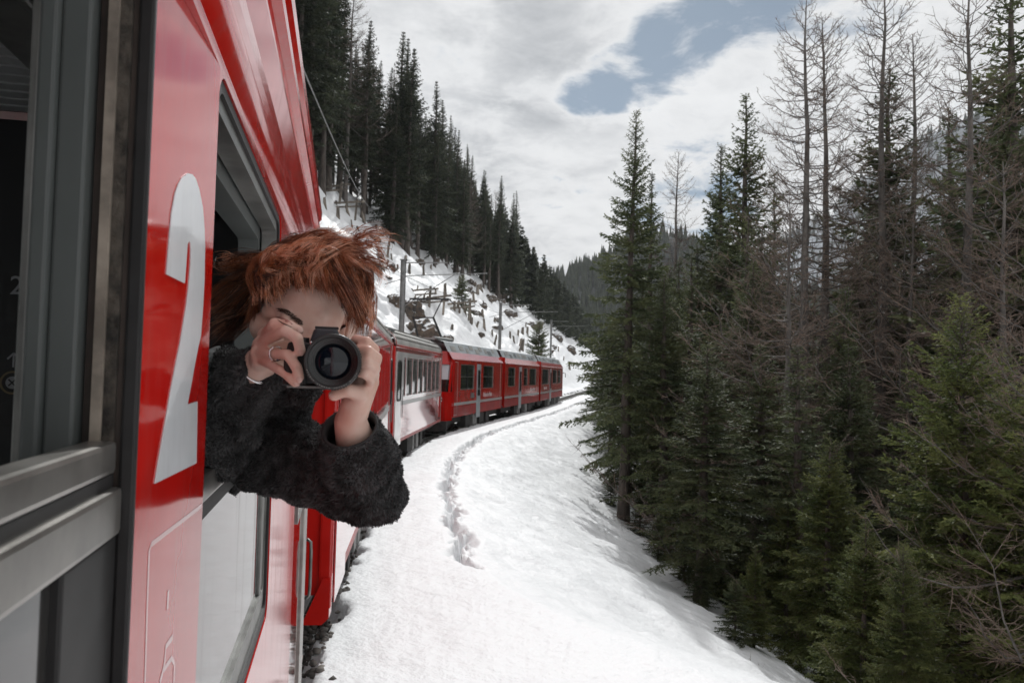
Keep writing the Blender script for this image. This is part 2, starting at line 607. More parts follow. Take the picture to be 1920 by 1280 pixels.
def vnoise(x, y, seed=0):
    ix, iy = np.floor(x), np.floor(y)
    fx, fy = x - ix, y - iy
    ux, uy = fx * fx * fx * (fx * (fx * 6 - 15) + 10), fy * fy * fy * (fy * (fy * 6 - 15) + 10)
    a, b = _h(ix, iy, seed), _h(ix + 1, iy, seed)
    c, d = _h(ix, iy + 1, seed), _h(ix + 1, iy + 1, seed)
    return (a * (1 - ux) + b * ux) * (1 - uy) + (c * (1 - ux) + d * ux) * uy


def fbm(x, y, seed=0, oct=4, gain=0.5):
    r, a = 0, 1.0
    for k in range(oct):
        r = r + a * vnoise(x * 2 ** k, y * 2 ** k, seed + k * 17)
        a *= gain
    return r

# ---------------------------------------------------------------- the line of the track
# right-hand side of each car, near end and far end (metres, camera at the origin looking along +y)
TH_A = rad(-12.0)
nA = Vector((math.cos(TH_A), -math.sin(TH_A), 0))
dA = Vector((math.sin(TH_A), math.cos(TH_A), 0))
HALF = 1.33
LAT = 0.187
A_LEN = 5.5
SIDES = [('B', (-1.34, 6.14), (-2.74, 18.3)), ('C', (-2.76, 18.85), (-2.47, 28.3)), ('D', (-2.30, 29.5), (-0.42, 39.4)),
         ('E', (-0.32, 39.85), (1.78, 50.2)), ('F', (1.88, 50.6), (4.25, 64.8))]
cars = {}
for k, p, q in SIDES:
    p, q = Vector((p[0], p[1], 0)), Vector((q[0], q[1], 0))
    d = (q - p).normalized()
    n = Vector((d.y, -d.x, 0))
    cars[k] = dict(o=p - n * HALF, d=d, n=n, L=(q - p).length, th=math.atan2(d.x, d.y))
ctrl = [(-(LAT + HALF)) * nA + dA * s for s in (-70, -30, -8, 4)]
for k in 'BCDEF':
    c = cars[k]
    ctrl += [c['o'] + c['d'] * (c['L'] * 0.12), c['o'] + c['d'] * (c['L'] * 0.88)]
dF = Vector((math.sin(rad(9.0)), math.cos(rad(9.0)), 0))
ctrl += [ctrl[-1] + dF * s for s in (25, 80, 200, 480)]


def catmull(P, step=1.0):
    out = []
    for i in range(len(P) - 1):
        p0, p1, p2, p3 = P[max(i - 1, 0)], P[i], P[i + 1], P[min(i + 2, len(P) - 1)]
        t0 = 0.0
        t1 = t0 + max((p1 - p0).length, 1e-3) ** 0.5
        t2 = t1 + (p2 - p1).length ** 0.5
        t3 = t2 + max((p3 - p2).length, 1e-3) ** 0.5
        m = max(2, int((p2 - p1).length / step))
        for j in range(m):
            t = t1 + (t2 - t1) * j / m
            A1 = p0 * ((t1 - t) / (t1 - t0)) + p1 * ((t - t0) / (t1 - t0))
            A2 = p1 * ((t2 - t) / (t2 - t1)) + p2 * ((t - t1) / (t2 - t1))
            A3 = p2 * ((t3 - t) / (t3 - t2)) + p3 * ((t - t2) / (t3 - t2))
            B1 = A1 * ((t2 - t) / (t2 - t0)) + A2 * ((t - t0) / (t2 - t0))
            B2 = A2 * ((t3 - t) / (t3 - t1)) + A3 * ((t - t1) / (t3 - t1))
            out.append(B1 * ((t2 - t) / (t2 - t1)) + B2 * ((t - t1) / (t2 - t1)))
    out.append(P[-1].copy())
    return np.array([tuple(p) for p in out])


_tr = catmull(ctrl, 0.5)
_sl = np.concatenate([[0], np.cumsum(np.linalg.norm(np.diff(_tr, axis=0), axis=1))])
_s0 = _sl[np.argmin(np.abs(_tr[:, 1]))]          # arc length zero abreast of the camera
_sl = _sl - _s0
_hd = np.unwrap(np.arctan2(np.gradient(_tr[:, 0]), np.gradient(_tr[:, 1])))
_hd = np.convolve(np.pad(_hd, 8, mode='edge'), np.ones(17) / 17, mode='valid')


def track(s):
    s = np.asarray(s, dtype=float)
    return np.interp(s, _sl, _tr[:, 0]), np.interp(s, _sl, _tr[:, 1]), np.interp(s, _sl, _hd)


def st_xy(s, t):
    x, y, h = track(s)
    return x + np.cos(h) * t, y - np.sin(h) * t


BENCH = 0.2


def ground_z(s, t):
    s, t = np.broadcast_arrays(np.asarray(s, float), np.asarray(t, float))
    x, y = st_xy(s, t)
    te = np.interp(s, [-20, 3, 5.5, 7.0, 8.5, 10.0, 11.0, 14, 500], [5.2, 5.0, 4.45, 3.75, 3.0, 2.64, 2.60, 2.64, 2.8])
    te = te + 0.10 * fbm(s * 0.8, s * 0 + 3.3, 5, 3)
    # right: bench, then a slope that steepens into the ravine
    u = np.maximum(t - te, 0)
    drop = np.interp(u, [0, 0.5, 1.5, 2.5, 3.5, 4.4, 5.2, 7.0, 10, 16, 24, 40, 60, 90], [0, .14, .50, .95, 1.40, 1.82, 2.20, 3.15, 5.4, 10.6, 13.5, 14, 11, 2])
    zr = BENCH - drop
    edge = 1.12 + 0.12 * fbm(s * 1.6, s * 0, 9, 4) + 0.05 * vnoise(s * 9, s * 0 + 5, 3)
    lip = np.clip((t - edge) / 0.16, 0, 1)
    lip = lip * lip * (3 - 2 * lip)
    zr = np.where(t < 2.4, -0.16 + (BENCH + 0.16) * lip, zr)
    # the broken crust along the bench edge: a crack near us, crumbled snow farther off
    tc = te - 0.02
    crack = np.exp(-((t - tc - 0.035 * vnoise(s * 2.6, s * 0 + 1, 21)) / 0.032) ** 2)
    kc = np.interp(s, [9.4, 9.9, 12.5, 15.5, 22, 60], [0, 1, 1, .55, .3, .2])
    zr = zr - 0.46 * crack * kc
    rough = np.exp(-((t - tc - 0.03) / 0.13) ** 2) * np.interp(s, [9.2, 10.2, 60, 80], [0, 1, 1, .4])
    zr = zr + rough * (0.15 * vnoise(x * 9, y * 7, 31) + 0.10 * vnoise(x * 4.1, y * 4.1, 32) + 0.06 * vnoise(x * 15, y * 13, 33) - 0.15)
    zr = zr + np.clip((t - te) / 1.0, 0, 1) * (0.036 * fbm(x * 1.1, y * 1.1, 41, 4) + 0.022 * vnoise(x * 5, y * 5, 44) + 0.016 * vnoise(x * 11, y * 11, 45)) * np.interp(t, [0, 10, 40], [1, 1.2, 5])
    zr = zr + np.clip(t - 1.6, 0, 1) * 0.022 * fbm(x * 0.55, y * 0.55, 43, 3)
    # left: ditch and the steep cleared hillside
    w = np.maximum(-t - 2.3, 0)
    rise = np.interp(w, [0, 1.2, 4, 30, 80, 220], [0, .55, 3.1, 26.5, 64, 150])
    bumps = 0.85 * fbm(x * 0.16, y * 0.16, 51, 5, 0.6) + 0.5 * np.abs(vnoise(x * 0.55, y * 0.55, 57)) + 0.3 * np.abs(vnoise(x * 1.2, y * 1.2, 59)) + 0.12 * vnoise(x * 2.4, y * 2.4, 58)
    zl = -0.16 + np.clip((-t - 1.5) / 0.5, 0, 1) * 0.3 + rise + bumps * np.clip(w / 4, 0, 1) * np.interp(w, [0, 30, 60], [1, 1.3, 3])
    return np.where(t >= 0, zr, zl)


def grid_terrain():
    s = np.concatenate([np.arange(-40, 2, 1.0), np.arange(2, 9, .12), np.arange(9, 24, 0.07), np.arange(24, 60, 0.15), np.arange(60, 160, 0.8), np.arange(160, 461, 4.0)])
    t = np.concatenate([-np.geomspace(210, 12, 70), np.arange(-11.8, -1.2, 0.22), np.arange(-1.2, .8, 0.4), np.arange(.8, 1.75, 0.045),
                        np.arange(1.75, 2.35, 0.12), np.arange(2.35, 3.1, 0.03), np.arange(3.1, 3.5, 0.07), np.arange(3.5, 8.0, 0.14), np.geomspace(8.05, 84, 46)])
    s, t = (np.unique(np.round(q, 3)) for q in (s, t))
    sg, tg = np.meshgrid(s, t, indexing='ij')
    x, y = st_xy(sg, tg)
    z = ground_z(sg, tg)
    v = np.stack([x, y, z], -1).reshape(-1, 3)
    ns, nt = len(s), len(t)
    i = np.arange(ns - 1)[:, None] * nt + np.arange(nt - 1)[None, :]
    f = np.stack([i, i + 1, i + nt + 1, i + nt], -1).reshape(-1, 4)[:, ::-1]
    # the strip between the ballast edges is not snow
    tm = (tg[:-1, :-1] + tg[:-1, 1:]) / 2
    zm = (z[:-1, :-1] + z[:-1, 1:] + z[1:, :-1] + z[1:, 1:]) / 4
    patch = fbm(sg[:-1, :-1] * 1.1, tg[:-1, :-1] * 2.2, 91, 4)
    mi = ((np.abs(tm) < 1.75) & (zm < -0.08) & (patch < .02)).astype(np.int32).reshape(-1)
    me = np_mesh('snow_ground', v, f, ['snow', 'ballast_bed'], mi, smooth=True)
    o = link('ground', me)
    tag(o, kind='structure')
    return o, v, f


ground, g_v, g_f = grid_terrain()
BVH = BVHTree.FromPolygons([tuple(p) for p in g_v], [tuple(int(i) for i in q) for q in g_f])


def gz(x, y):
    h = BVH.ray_cast(Vector((x, y, 400)), Vector((0, 0, -1)))
    return h[0].z if h[0] is not None else -14.0


def hit(px, py):
    """where the line of sight of a photograph pixel meets the ground"""
    h = BVH.ray_cast(CAM, raydir(px, py).normalized())
    return h[0]


def far_land():
    m = MB()
    m.add([(-1500, -700, -22), (2600, -700, -22), (2600, 2900, -22), (-1500, 2900, -22)], [(0, 1, 2, 3)])
    o = m.build('valley_floor', 'snow')
    tag(o, kind='structure')

    def hill(name, cx, cy, rx, ry, hgt, seed, rot=0.0, n=90, m='hill'):
        a = np.linspace(-1, 1, n)
        X, Y = np.meshgrid(a, a, indexing='ij')
        r = np.sqrt(X ** 2 + Y ** 2)
        base = np.clip(1 - r, 0, 1) ** 1.1
        z = hgt * base * (1 + 0.28 * fbm(X * 3 + seed, Y * 3, seed, 5)) - 30
        c, s_ = math.cos(rot), math.sin(rot)
        x = cx + X * rx * c - Y * ry * s_
        y = cy + X * rx * s_ + Y * ry * c
        v = np.stack([x, y, z], -1).reshape(-1, 3)
        i = np.arange(n - 1)[:, None] * n + np.arange(n - 1)[None, :]
        f = np.stack([i, i + n, i + n + 1, i + 1], -1).reshape(-1, 4)
        o = link(name, np_mesh(name, v, f, [m], smooth=True))
        tag(o, kind='structure')
        return v, (x, y, z)
    mv, mg = hill('mountain', 1080, 1500, 900, 900, 700, 3, 0.2, 150)
    hv, hg = hill('hill', 150, 900, 560, 460, 165, 7, 0.0, 90, 'hill_wood')
    # woods on those slopes: far too many to count
    R = np.random.default_rng(5)
    cone_v, cone_f = [], []
    for v, cnt, pw in ((mv, 15000, 1), (hv, 7500, 0)):
        ok = v[:, 2] > -20
        if pw == 0:
            ok = ok & (v[:, 1] < 960)
        idx = R.choice(np.nonzero(ok)[0], cnt)
        p = v[idx] + np.concatenate([R.uniform(-7, 7, (cnt, 2)), np.zeros((cnt, 1))], 1)
        nz = fbm(p[:, 0] * 0.012, p[:, 1] * 0.012, 77, 4)
        p = p[nz > (-0.38 if pw else -9)]
        for q in p:
            hgt = R.uniform(13, 24)
            r0 = hgt * R.uniform(0.13, 0.19)
            o = len(cone_v)
            a0 = R.uniform(0, 6.28)
            for lv, (zz, rr) in enumerate(((0.0, 0.7), (0.18, 1.0), (0.55, 0.55), (1.0, 0.02))):
                for k in range(4):
                    a = a0 + k * PI / 2 + lv * 0.5
                    rj = r0 * rr * R.uniform(0.75, 1.25)
                    cone_v.append((q[0] + math.cos(a) * rj, q[1] + math.sin(a) * rj, q[2] - 3 + zz * hgt))
            for lv in range(3):
                for k in range(4):
                    k2 = (k + 1) % 4
                    cone_f.append((o + lv * 4 + k, o + lv * 4 + k2, o + lv * 4 + 4 + k2, o + lv * 4 + 4 + k))
    o = link('forest', np_mesh('forest', np.array(cone_v), np.array(cone_f), ['needle_far']))
    tag(o, kind='stuff')


far_land()


def railway():
    s = np.concatenate([np.arange(-40, 70, 1.0), np.arange(70, 440, 4)])
    root = empty('railway_track', (0, 0, 0), 0, 'narrow gauge railway track curving through the snow under the train', 'railway track')
    prof = [(-.05, -.14), (.05, -.14), (.05, -.125), (.01, -.11), (.01, -.03), (.034, -.02), (.034, 0), (-.034, 0), (-.034, -.02), (-.01, -.03), (-.01, -.11), (-.05, -.125)]
    n = len(prof)
    for off in (-.5, .5):
        m = MB()
        vs = []
        for si in s:
            for px, pz in prof:
                x, y = st_xy(si, off + px)
                vs.append((float(x), float(y), pz))
        fs = [(i * n + k, i * n + (k + 1) % n, (i + 1) * n + (k + 1) % n, (i + 1) * n + k) for i in range(len(s) - 1) for k in range(n)]
        m.add(vs, fs)
        m.build('rail', 'steel', root)
    m = MB()
    for si in np.arange(-30, 140, 0.65):
        x0, y0 = st_xy(si, -.95)
        x1, y1 = st_xy(si, .95)
        m.bar((float(x0), float(y0), -.19), (float(x1), float(y1), -.19), .22, .1)
    o = m.build('sleeper', 'sleeper', root)
    o['kind'] = 'stuff'
    # ballast stones along the right-hand shoulder
    R = np.random.default_rng(8)
    ico = bmesh.new()
    bmesh.ops.create_icosphere(ico, subdivisions=1, radius=1)
    iv = np.array([v.co[:] for v in ico.verts])
    jf = np.array([[v.index for v in f.verts] for f in ico.faces])
    ico.free()
    V_, F_ = [], []
    o = 0
    for i in range(5200):
        si = 2.0 + 34 * R.random() ** 1.6
        t = R.uniform(.55, 1.22 + 0.1 * R.random())
        if R.random() < .012:
            t = R.uniform(1.2, 1.4)
        x, y = st_xy(si, t)
        z = float(ground_z(si, t))
        if t > 1.24 and z > 0.1 and R.random() < .6:
            continue
        sc = R.uniform(.02, .048) * np.array([1, R.uniform(.7, 1.2), R.uniform(.55, .9)])
        q = iv * (1 + R.uniform(-.28, .28, (len(iv), 1))) * sc
        a = R.uniform(0, 6.28)
        rot = np.array([[math.cos(a), -math.sin(a), 0], [math.sin(a), math.cos(a), 0], [0, 0, 1]])
        V_.append(q @ rot.T + np.array([x, y, z + R.uniform(-.01, .035)]))
        F_.append(jf + o)
        o += len(iv)
    st = link('ballast', np_mesh('ballast', np.concatenate(V_), np.concatenate(F_), ['ballast']))
    tag(st, kind='stuff')


railway()

# ---------------------------------------------------------------- trees


def trunk_mesh(name, h, r0, seed, m, n=9, seg=14):
    R = np.random.default_rng(seed)
    zz = np.linspace(0, 1, seg + 1)
    px = np.cumsum(R.normal(0, .012, seg + 1)) * h / seg * 2
    py = np.cumsum(R.normal(0, .012, seg + 1)) * h / seg * 2
    px -= px[0]
    py -= py[0]
    rr = r0 * ((1 - zz) ** 0.85 * 0.94 + 0.05)
    rr[0] *= 1.35
    mb = MB()
    mb.tube([(px[i], py[i], -0.6 if i == 0 else zz[i] * h) for i in range(seg + 1)], rr, n)
    return mb.mesh(name, m, smooth=True), lambda z: (np.interp(z, zz * h, px), np.interp(z, zz * h, py), np.interp(z, zz * h, rr))


def ribbons(P, W, R):
    """3-sided thin tubes along many polylines at once; P (n,k,3), W (n,k)"""
    n, k, _ = P.shape
    d = np.gradient(P, axis=1)
    d /= np.linalg.norm(d, axis=2, keepdims=True) + 1e-9
    ref = R.normal(size=(n, 1, 3))
    x = np.cross(d, ref)
    x /= np.linalg.norm(x, axis=2, keepdims=True) + 1e-9
    y = np.cross(d, x)
    rings = np.stack([P + (x * math.cos(a) + y * math.sin(a)) * W[..., None] for a in (0, 2.094, 4.189)], axis=2)   # n,k,3,3
    v = rings.reshape(-1, 3)
    base = (np.arange(n) * k * 3)[:, None, None]
    i = (np.arange(k - 1) * 3)[None, :, None]
    j = np.arange(3)[None, None, :]
    j2 = (j + 1) % 3
    a, b, c, e = base + i + j, base + i + j2, base + i + 3 + j2, base + i + 3 + j
    f = np.stack([np.stack([a, b, c], -1), np.stack([a, c, e], -1)], -2).reshape(-1, 3)
    return v, f


def unit(a):
    return a / (np.linalg.norm(a, axis=-1, keepdims=True) + 1e-9)


def spruce(name, h, R0, cb, seed, blade=(.13, .032), whorl=.34, twig=.13, nb=6, droop=.35, dead=0.0, needle='needle', taper=.85, gap=.12):
    """returns (trunk mesh, crown mesh); cb = height where the green crown starts, dead = bare dead boughs below it"""
    R = np.random.default_rng(seed)
    tm, axis = trunk_mesh('spruce_trunk', h, 0.0125 * h + .03, seed, 'bark')
    bp, bl, bd, bz, isdead = [], [], [], [], []
    z = cb
    side = R.uniform(0, 6.28)
    while z < h - .12:
        f = (z - cb) / (h - cb)
        nbr = 5 if f > .85 else int(R.integers(5, 8))
        a0 = R.uniform(0, 6.28)
        for k in range(nbr):
            if R.random() < gap:
                continue
            a = a0 + 6.283 * k / nbr + R.normal(0, .22)
            L = R0 * (1 - f) ** taper * R.uniform(.52, 1.22) * (1 + .12 * math.cos(a - side)) + .06
            if f < .12:
                L *= .72 + 2.3 * f
            zz = min(z + R.normal(0, .06), h - .05)
            bp.append((*axis(zz)[:2], zz))
            bl.append(L)
            bd.append(a)
            bz.append(f)
            isdead.append(False)
        z += whorl * R.uniform(.7, 1.3) * (.55 + .75 * (1 - f))
    z = cb * .25
    while dead and z < cb:
        for k in range(int(R.integers(1, 4))):
            a = R.uniform(0, 6.28)
            bp.append((*axis(z)[:2], z))
            bl.append(dead * R.uniform(.4, 1.1))
            bd.append(a)
            bz.append(0)
            isdead.append(True)
        z += R.uniform(.25, .6)
    bp, bl, bd, bz, isdead = map(np.array, (bp, bl, bd, bz, isdead))
    n = len(bl)
    K = 7
    u = np.linspace(0, 1, K)[None, :]
    rise = np.where(bz > .8, .75, np.where(bz > .5, .30 + (bz - .5) * 1.5, .05 + bz * .5)) + R.normal(0, .08, n)
    dz = bl[:, None] * (rise[:, None] * u - (droop * 1.5 * (1 - bz[:, None] * .8)) * u ** 1.6 + .42 * droop * u ** 4)
    rr_ = bl[:, None] * u
    sw = R.normal(0, .10, n)[:, None] * u ** 2 * bl[:, None]
    ca, sa = np.cos(bd)[:, None], np.sin(bd)[:, None]
    P = np.stack([bp[:, 0:1] + ca * rr_ - sa * sw, bp[:, 1:2] + sa * rr_ + ca * sw, bp[:, 2:3] + dz], -1)
    W = (.006 + .0085 * bl[:, None]) * (1 - u) + .0035
    bv, bf = ribbons(P, W, R)
    # side twigs
    TB, TD, TL = [], [], []
    for i in np.nonzero(~isdead)[0]:
        m = max(3, int(bl[i] / twig))
        uu = np.linspace(.14, 1.0, m) + R.normal(0, .02, m)
        uu = np.clip(uu, .1, 1)
        pos = np.stack([np.interp(uu, u[0], P[i, :, c]) for c in range(3)], -1)
        tan = unit(np.stack([np.interp(uu, u[0], np.gradient(P[i, :, c], u[0])) for c in range(3)], -1))
        lat = unit(np.cross(tan, (0, 0, 1)))
        for sg in (-1, 1):
            ang = R.normal(.95, .17, m)[:, None]
            dr = unit(tan * np.cos(ang) + sg * lat * np.sin(ang) + np.array([0, 0, -1.0]) * np.abs(R.normal(.28 * droop / .35, .18, m))[:, None])
            TB.append(pos)
            TD.append(dr)
            TL.append((.10 + .30 * bl[i] * np.clip(1.1 - uu, .12, .7) ** .8) * R.uniform(.65, 1.25, m))
        TB.append(pos)
        TD.append(unit(tan + R.normal(0, .22, (m, 3)) + np.array([0, 0, .12])))
        TL.append(np.full(m, .12) * R.uniform(.7, 1.3, m))
    TB, TD, TL = np.concatenate(TB), np.concatenate(TD), np.clip(np.concatenate(TL), .06, .75)
    nt = len(TL)
    # needle blades along each twig
    nn = np.clip((TL / (blade[0] * .55)).astype(int) + 2, 2, nb)
    rep = np.repeat(np.arange(nt), nn)
    pos_in = np.concatenate([np.arange(q) for q in nn]) / np.repeat(nn, nn)
    B = TB[rep] + TD[rep] * (TL[rep] * pos_in * (.95))[:, None]
    B = B + np.array([0, 0, -1.0]) * (TL[rep] * pos_in ** 2 * .18)[:, None]
    lat = unit(np.cross(TD[rep], np.array([0, 0, 1.0]) + R.normal(0, .45, (len(rep), 3))))
    sg = np.where(R.random(len(rep)) < .5, -1, 1)[:, None]
    bdv = unit(TD[rep] * R.uniform(.65, 1.2, (len(rep), 1)) + lat * sg * R.uniform(.2, .85, (len(rep), 1)) + R.normal(0, .16, (len(rep), 3)))
    wv = unit(np.cross(bdv, R.normal(0, 1, (len(rep), 3)) + np.array([0, 0, 1.2])))
    kz = np.clip(.42 + 1.0 * (h - TB[rep][:, 2:3]) / (h * .45), .42, 1.0)
    ln = blade[0] * R.uniform(.65, 1.3, (len(rep), 1)) * kz
    wd = blade[1] * R.uniform(.65, 1.3, (len(rep), 1)) * kz
    A0 = B - bdv * ln * .15
    A1 = B + bdv * ln * .35 + wv * wd
    A2 = B + bdv * ln
    A3 = B + bdv * ln * .35 - wv * wd
    nv = np.stack([A0, A1, A2, A3], 1).reshape(-1, 3)
    i = np.arange(len(rep))[:, None] * 4
    nf = np.concatenate([i + np.array([0, 1, 2]), i + np.array([0, 2, 3])], 0)
    v = np.concatenate([bv, nv])
    f = np.concatenate([bf, nf + len(bv)])
    mi = np.concatenate([np.zeros(len(bf), int), np.ones(len(nf), int)])
    return tm, np_mesh('spruce_crown', v, f, ['bark', needle], mi)


def larch(name, h, R0, cb, seed, step=.30, tw=.16, fine=5, low=False, wmul=1.0, lean=None):
    """leafless larch: boughs that sag from the trunk and lift at their ends, with fine hanging twigs"""
    R = np.random.default_rng(seed)
    tm, axis = trunk_mesh('larch_trunk', h, 0.0095 * h + .03, seed, 'bark_larch')
    bp, bl, bd, bf_ = [], [], [], []
    z = cb
    a = R.uniform(0, 6.28)
    while z < h - .2:
        f = (z - cb) / (h - cb)
        for k in range(int(R.integers(1, 4))):
            a += 2.4 + R.normal(0, .5)
            L = R0 * ((1 - f) ** .75) * R.uniform(.5, 1.15) + .15
            if low and lean is not None:
                L *= .75 + .55 * math.cos(a - lean)
            bp.append((*axis(z)[:2], z))
            bl.append(L)
            bd.append(a)
            bf_.append(f)
        z += step * R.uniform(.6, 1.4) * (1.1 - .5 * f)
    bp, bl, bd, bf_ = map(np.array, (bp, bl, bd, bf_))
    n = len(bl)
    K = 9
    u = np.linspace(0, 1, K)[None, :]
    r0 = np.interp(bf_, [0, .4, .8, 1], [-.10, .0, .35, .9]) + R.normal(0, .12, n)
    dz = bl[:, None] * (r0[:, None] * u - .30 * (1 - bf_[:, None]) * np.sin(u * 2.6) + .38 * u ** 2.4)
    sw = np.cumsum(R.normal(0, .055, (n, K)), axis=1) * bl[:, None] * u
    sz = np.cumsum(R.normal(0, .035, (n, K)), axis=1) * bl[:, None] * u
    ca, sa = np.cos(bd)[:, None], np.sin(bd)[:, None]
    rr_ = bl[:, None] * u
    P = np.stack([bp[:, 0:1] + ca * rr_ - sa * sw, bp[:, 1:2] + sa * rr_ + ca * sw, bp[:, 2:3] + dz + sz], -1)
    W = ((.005 + .0095 * bl[:, None]) * (1 - u) ** .8 + .0045) * wmul
    v0, f0 = ribbons(P, W, R)
    # second order
    TB, TD, TL = [], [], []
    for i in range(n):
        m = max(3, int(bl[i] / tw))
        uu = np.sort(R.uniform(.18, 1.0, m))
        pos = np.stack([np.interp(uu, u[0], P[i, :, c]) for c in range(3)], -1)
        tan = unit(np.stack([np.interp(uu, u[0], np.gradient(P[i, :, c], u[0])) for c in range(3)], -1))
        lat = unit(np.cross(tan, (0, 0, 1)))
        sg = np.where(np.arange(m) % 2 == 0, 1, -1)[:, None]
        d = unit(tan * .8 + lat * sg * R.uniform(.4, 1.2, (m, 1)) + np.array([0, 0, 1.0]) * R.normal(-.05, .4, (m, 1)))
        TB.append(pos)
        TD.append(d)
        TL.append((.15 + .34 * bl[i] * (1.05 - uu) ** .7) * R.uniform(.5, 1.2, m))
    TB, TD, TL = np.concatenate(TB), np.concatenate(TD), np.concatenate(TL)
    nt = len(TL)
    K2 = 5
    u2 = np.linspace(0, 1, K2)[None, :]
    curl = R.normal(0, .16, (nt, 1, 3)) + np.array([0, 0, .22])
    P2 = TB[:, None, :] + TD[:, None, :] * (TL[:, None] * u2)[..., None] + curl * (TL[:, None] * u2 ** 2)[..., None]
    W2 = (.0062 * (1 - u2) + .0028) * np.ones((nt, 1)) * wmul
    v1, f1 = ribbons(P2, W2, R)
    # third order: thin shoots as slim triangles
    rep = np.repeat(np.arange(nt), fine)
    w = R.uniform(.1, 1.0, len(rep))
    bpt = TB[rep] + TD[rep] * (TL[rep] * w)[:, None] + curl[rep, 0] * (TL[rep] * w ** 2)[:, None]
    d3 = unit(TD[rep] + R.normal(0, .62, (len(rep), 3)) + np.array([0, 0, -.12]))
    l3 = R.uniform(.10, .34, (len(rep), 1)) * np.clip(TL[rep] * 2.2, .5, 1.3)[:, None]
    wv = unit(np.cross(d3, R.normal(0, 1, (len(rep), 3)))) * .0052 * wmul
    v2 = np.stack([bpt - wv, bpt + wv, bpt + d3 * l3], 1).reshape(-1, 3)
    f2 = np.arange(len(rep) * 3).reshape(-1, 3)
    v = np.concatenate([v0, v1, v2])
    f = np.concatenate([f0, f1 + len(v0), f2 + len(v0) + len(v1)])
    mi = np.concatenate([np.zeros(len(f0), int), np.ones(len(f1) + len(f2), int)])
    return tm, np_mesh('larch_crown', v, f, ['bark_larch', 'twig_larch'], mi)


TREE_KINDS = {
    # name: (height, (trunk mesh, crown mesh))
    'hero': (13.6, spruce('hero', 13.6, 2.3, 2.4, 11, (.110, .024), .31, .082, 7, .42, dead=1.3, gap=.09, taper=1.0)),
    'full': (14.0, spruce('full', 14.0, 2.5, 1.0, 12, (.135, .029), .36, .09, 5, .46, gap=.10, taper=1.0)),
    'slim': (16.0, spruce('slim', 16.0, 1.85, 3.6, 13, (.14, .030), .44, .11, 5, .5, dead=.9, gap=.18, taper=1.0)),
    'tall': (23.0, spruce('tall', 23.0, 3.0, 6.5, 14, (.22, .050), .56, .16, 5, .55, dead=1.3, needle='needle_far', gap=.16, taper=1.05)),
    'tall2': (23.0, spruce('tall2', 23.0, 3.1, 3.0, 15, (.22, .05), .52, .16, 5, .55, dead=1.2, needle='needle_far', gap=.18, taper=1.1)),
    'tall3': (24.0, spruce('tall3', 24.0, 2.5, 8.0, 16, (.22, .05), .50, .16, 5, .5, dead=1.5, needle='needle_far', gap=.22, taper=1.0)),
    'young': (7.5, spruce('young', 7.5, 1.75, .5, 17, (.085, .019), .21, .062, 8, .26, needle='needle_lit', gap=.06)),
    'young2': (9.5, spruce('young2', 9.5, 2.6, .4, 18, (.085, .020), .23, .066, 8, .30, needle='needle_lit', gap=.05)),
    'sapling': (4.2, spruce('sapling', 4.2, 1.15, .3, 19, (.075, .017), .17, .06, 7, .20, gap=.08)),
    'larch': (19.0, larch('larch', 19.0, 3.2, 6.5, 21, .24, .13, 8, wmul=.9)),
    'larch2': (18.0, larch('larch2', 18.0, 3.0, 5.0, 22, .25, .13, 8, wmul=.9)),
    'larch_low': (10.5, larch('larch_low', 10.5, 3.9, 1.6, 23, .26, .12, 8, low=True, wmul=.9, lean=PI)),
    'larch_low2': (9.5, larch('larch_low2', 9.5, 4.2, 1.0, 24, .32, .12, 8, low=True, wmul=.9, lean=PI * .9)),
}
print('tree tris', {k: len(v[1][1].polygons) for k, v in TREE_KINDS.items()})
TR = random.Random(4)


def plant(kind, x, y, h, name, label, group=None, rz=None, wide=1.0, z=None, lean=0.0):
    H, (tm, cm) = TREE_KINDS[kind]
    zz = gz(x, y) if z is None else z
    o = empty(name, (x, y, zz - .05), TR.uniform(0, 6.28) if rz is None else rz, label, 'tree', group)
    o.rotation_euler[1] = lean
    k = h / H
    o.scale = (k * wide, k * wide, k)
    link('trunk', tm, o)
    link('crown', cm, o)
    return o


def plant_px(kind, px, Y, top, name, label, group=None, **kw):
    """trunk seen at column px at distance Y, its top at row `top` of the photograph"""
    d = raydir(px, 700)
    x = d.x / d.y * Y
    zg = gz(x, Y)
    # column at top row: account for the camera's roll by fitting x at mid height
    dt = raydir(px, top)
    zt = CAM_H + dt.z / dt.y * Y
    return plant(kind, x, Y, max(1.0, zt - zg), name, label, group, z=zg, **kw)


# the big trees on the right, each where the photograph has it
plant_px('hero', 1174, 24, 205, 'spruce_tree', 'tall pointed spruce with drooping green boughs beside the snowy bench, nearest the track', rz=.6)
plant_px('slim', 1222, 28, 318, 'spruce_tree', 'narrower spruce tucked behind the right flank of the tall pointed spruce', rz=2.0)
plant_px('larch2', 1258, 44, 285, 'larch_tree', 'small bare larch with thin crown between the pointed spruce and twin dark spruces', rz=1)
plant_px('full', 1345, 42, 268, 'spruce_tree', 'shorter of the twin dark spruces standing behind brown larch boughs', rz=0.3, wide=1.15)
plant_px('full', 1392, 36, 172, 'spruce_tree', 'taller of the twin dark spruces, with ragged arms against the clouds', rz=4.0, wide=1.15)
plant_px('slim', 1440, 39, 330, 'spruce_tree', 'half hidden spruce behind the brown larch boughs right of the twin spruces', rz=4.4)
plant_px('larch', 1513, 25, -15, 'larch_tree', 'tall bare larch, left one of the close pair of trunks', rz=.2)
plant_px('larch2', 1548, 26.5, 25, 'larch_tree', 'tall bare larch, right one of the close pair of trunks', rz=3.3)
plant_px('larch', 1655, 26, -45, 'larch_tree', 'tall bare larch standing in front of the broad dark spruce', rz=2.2)
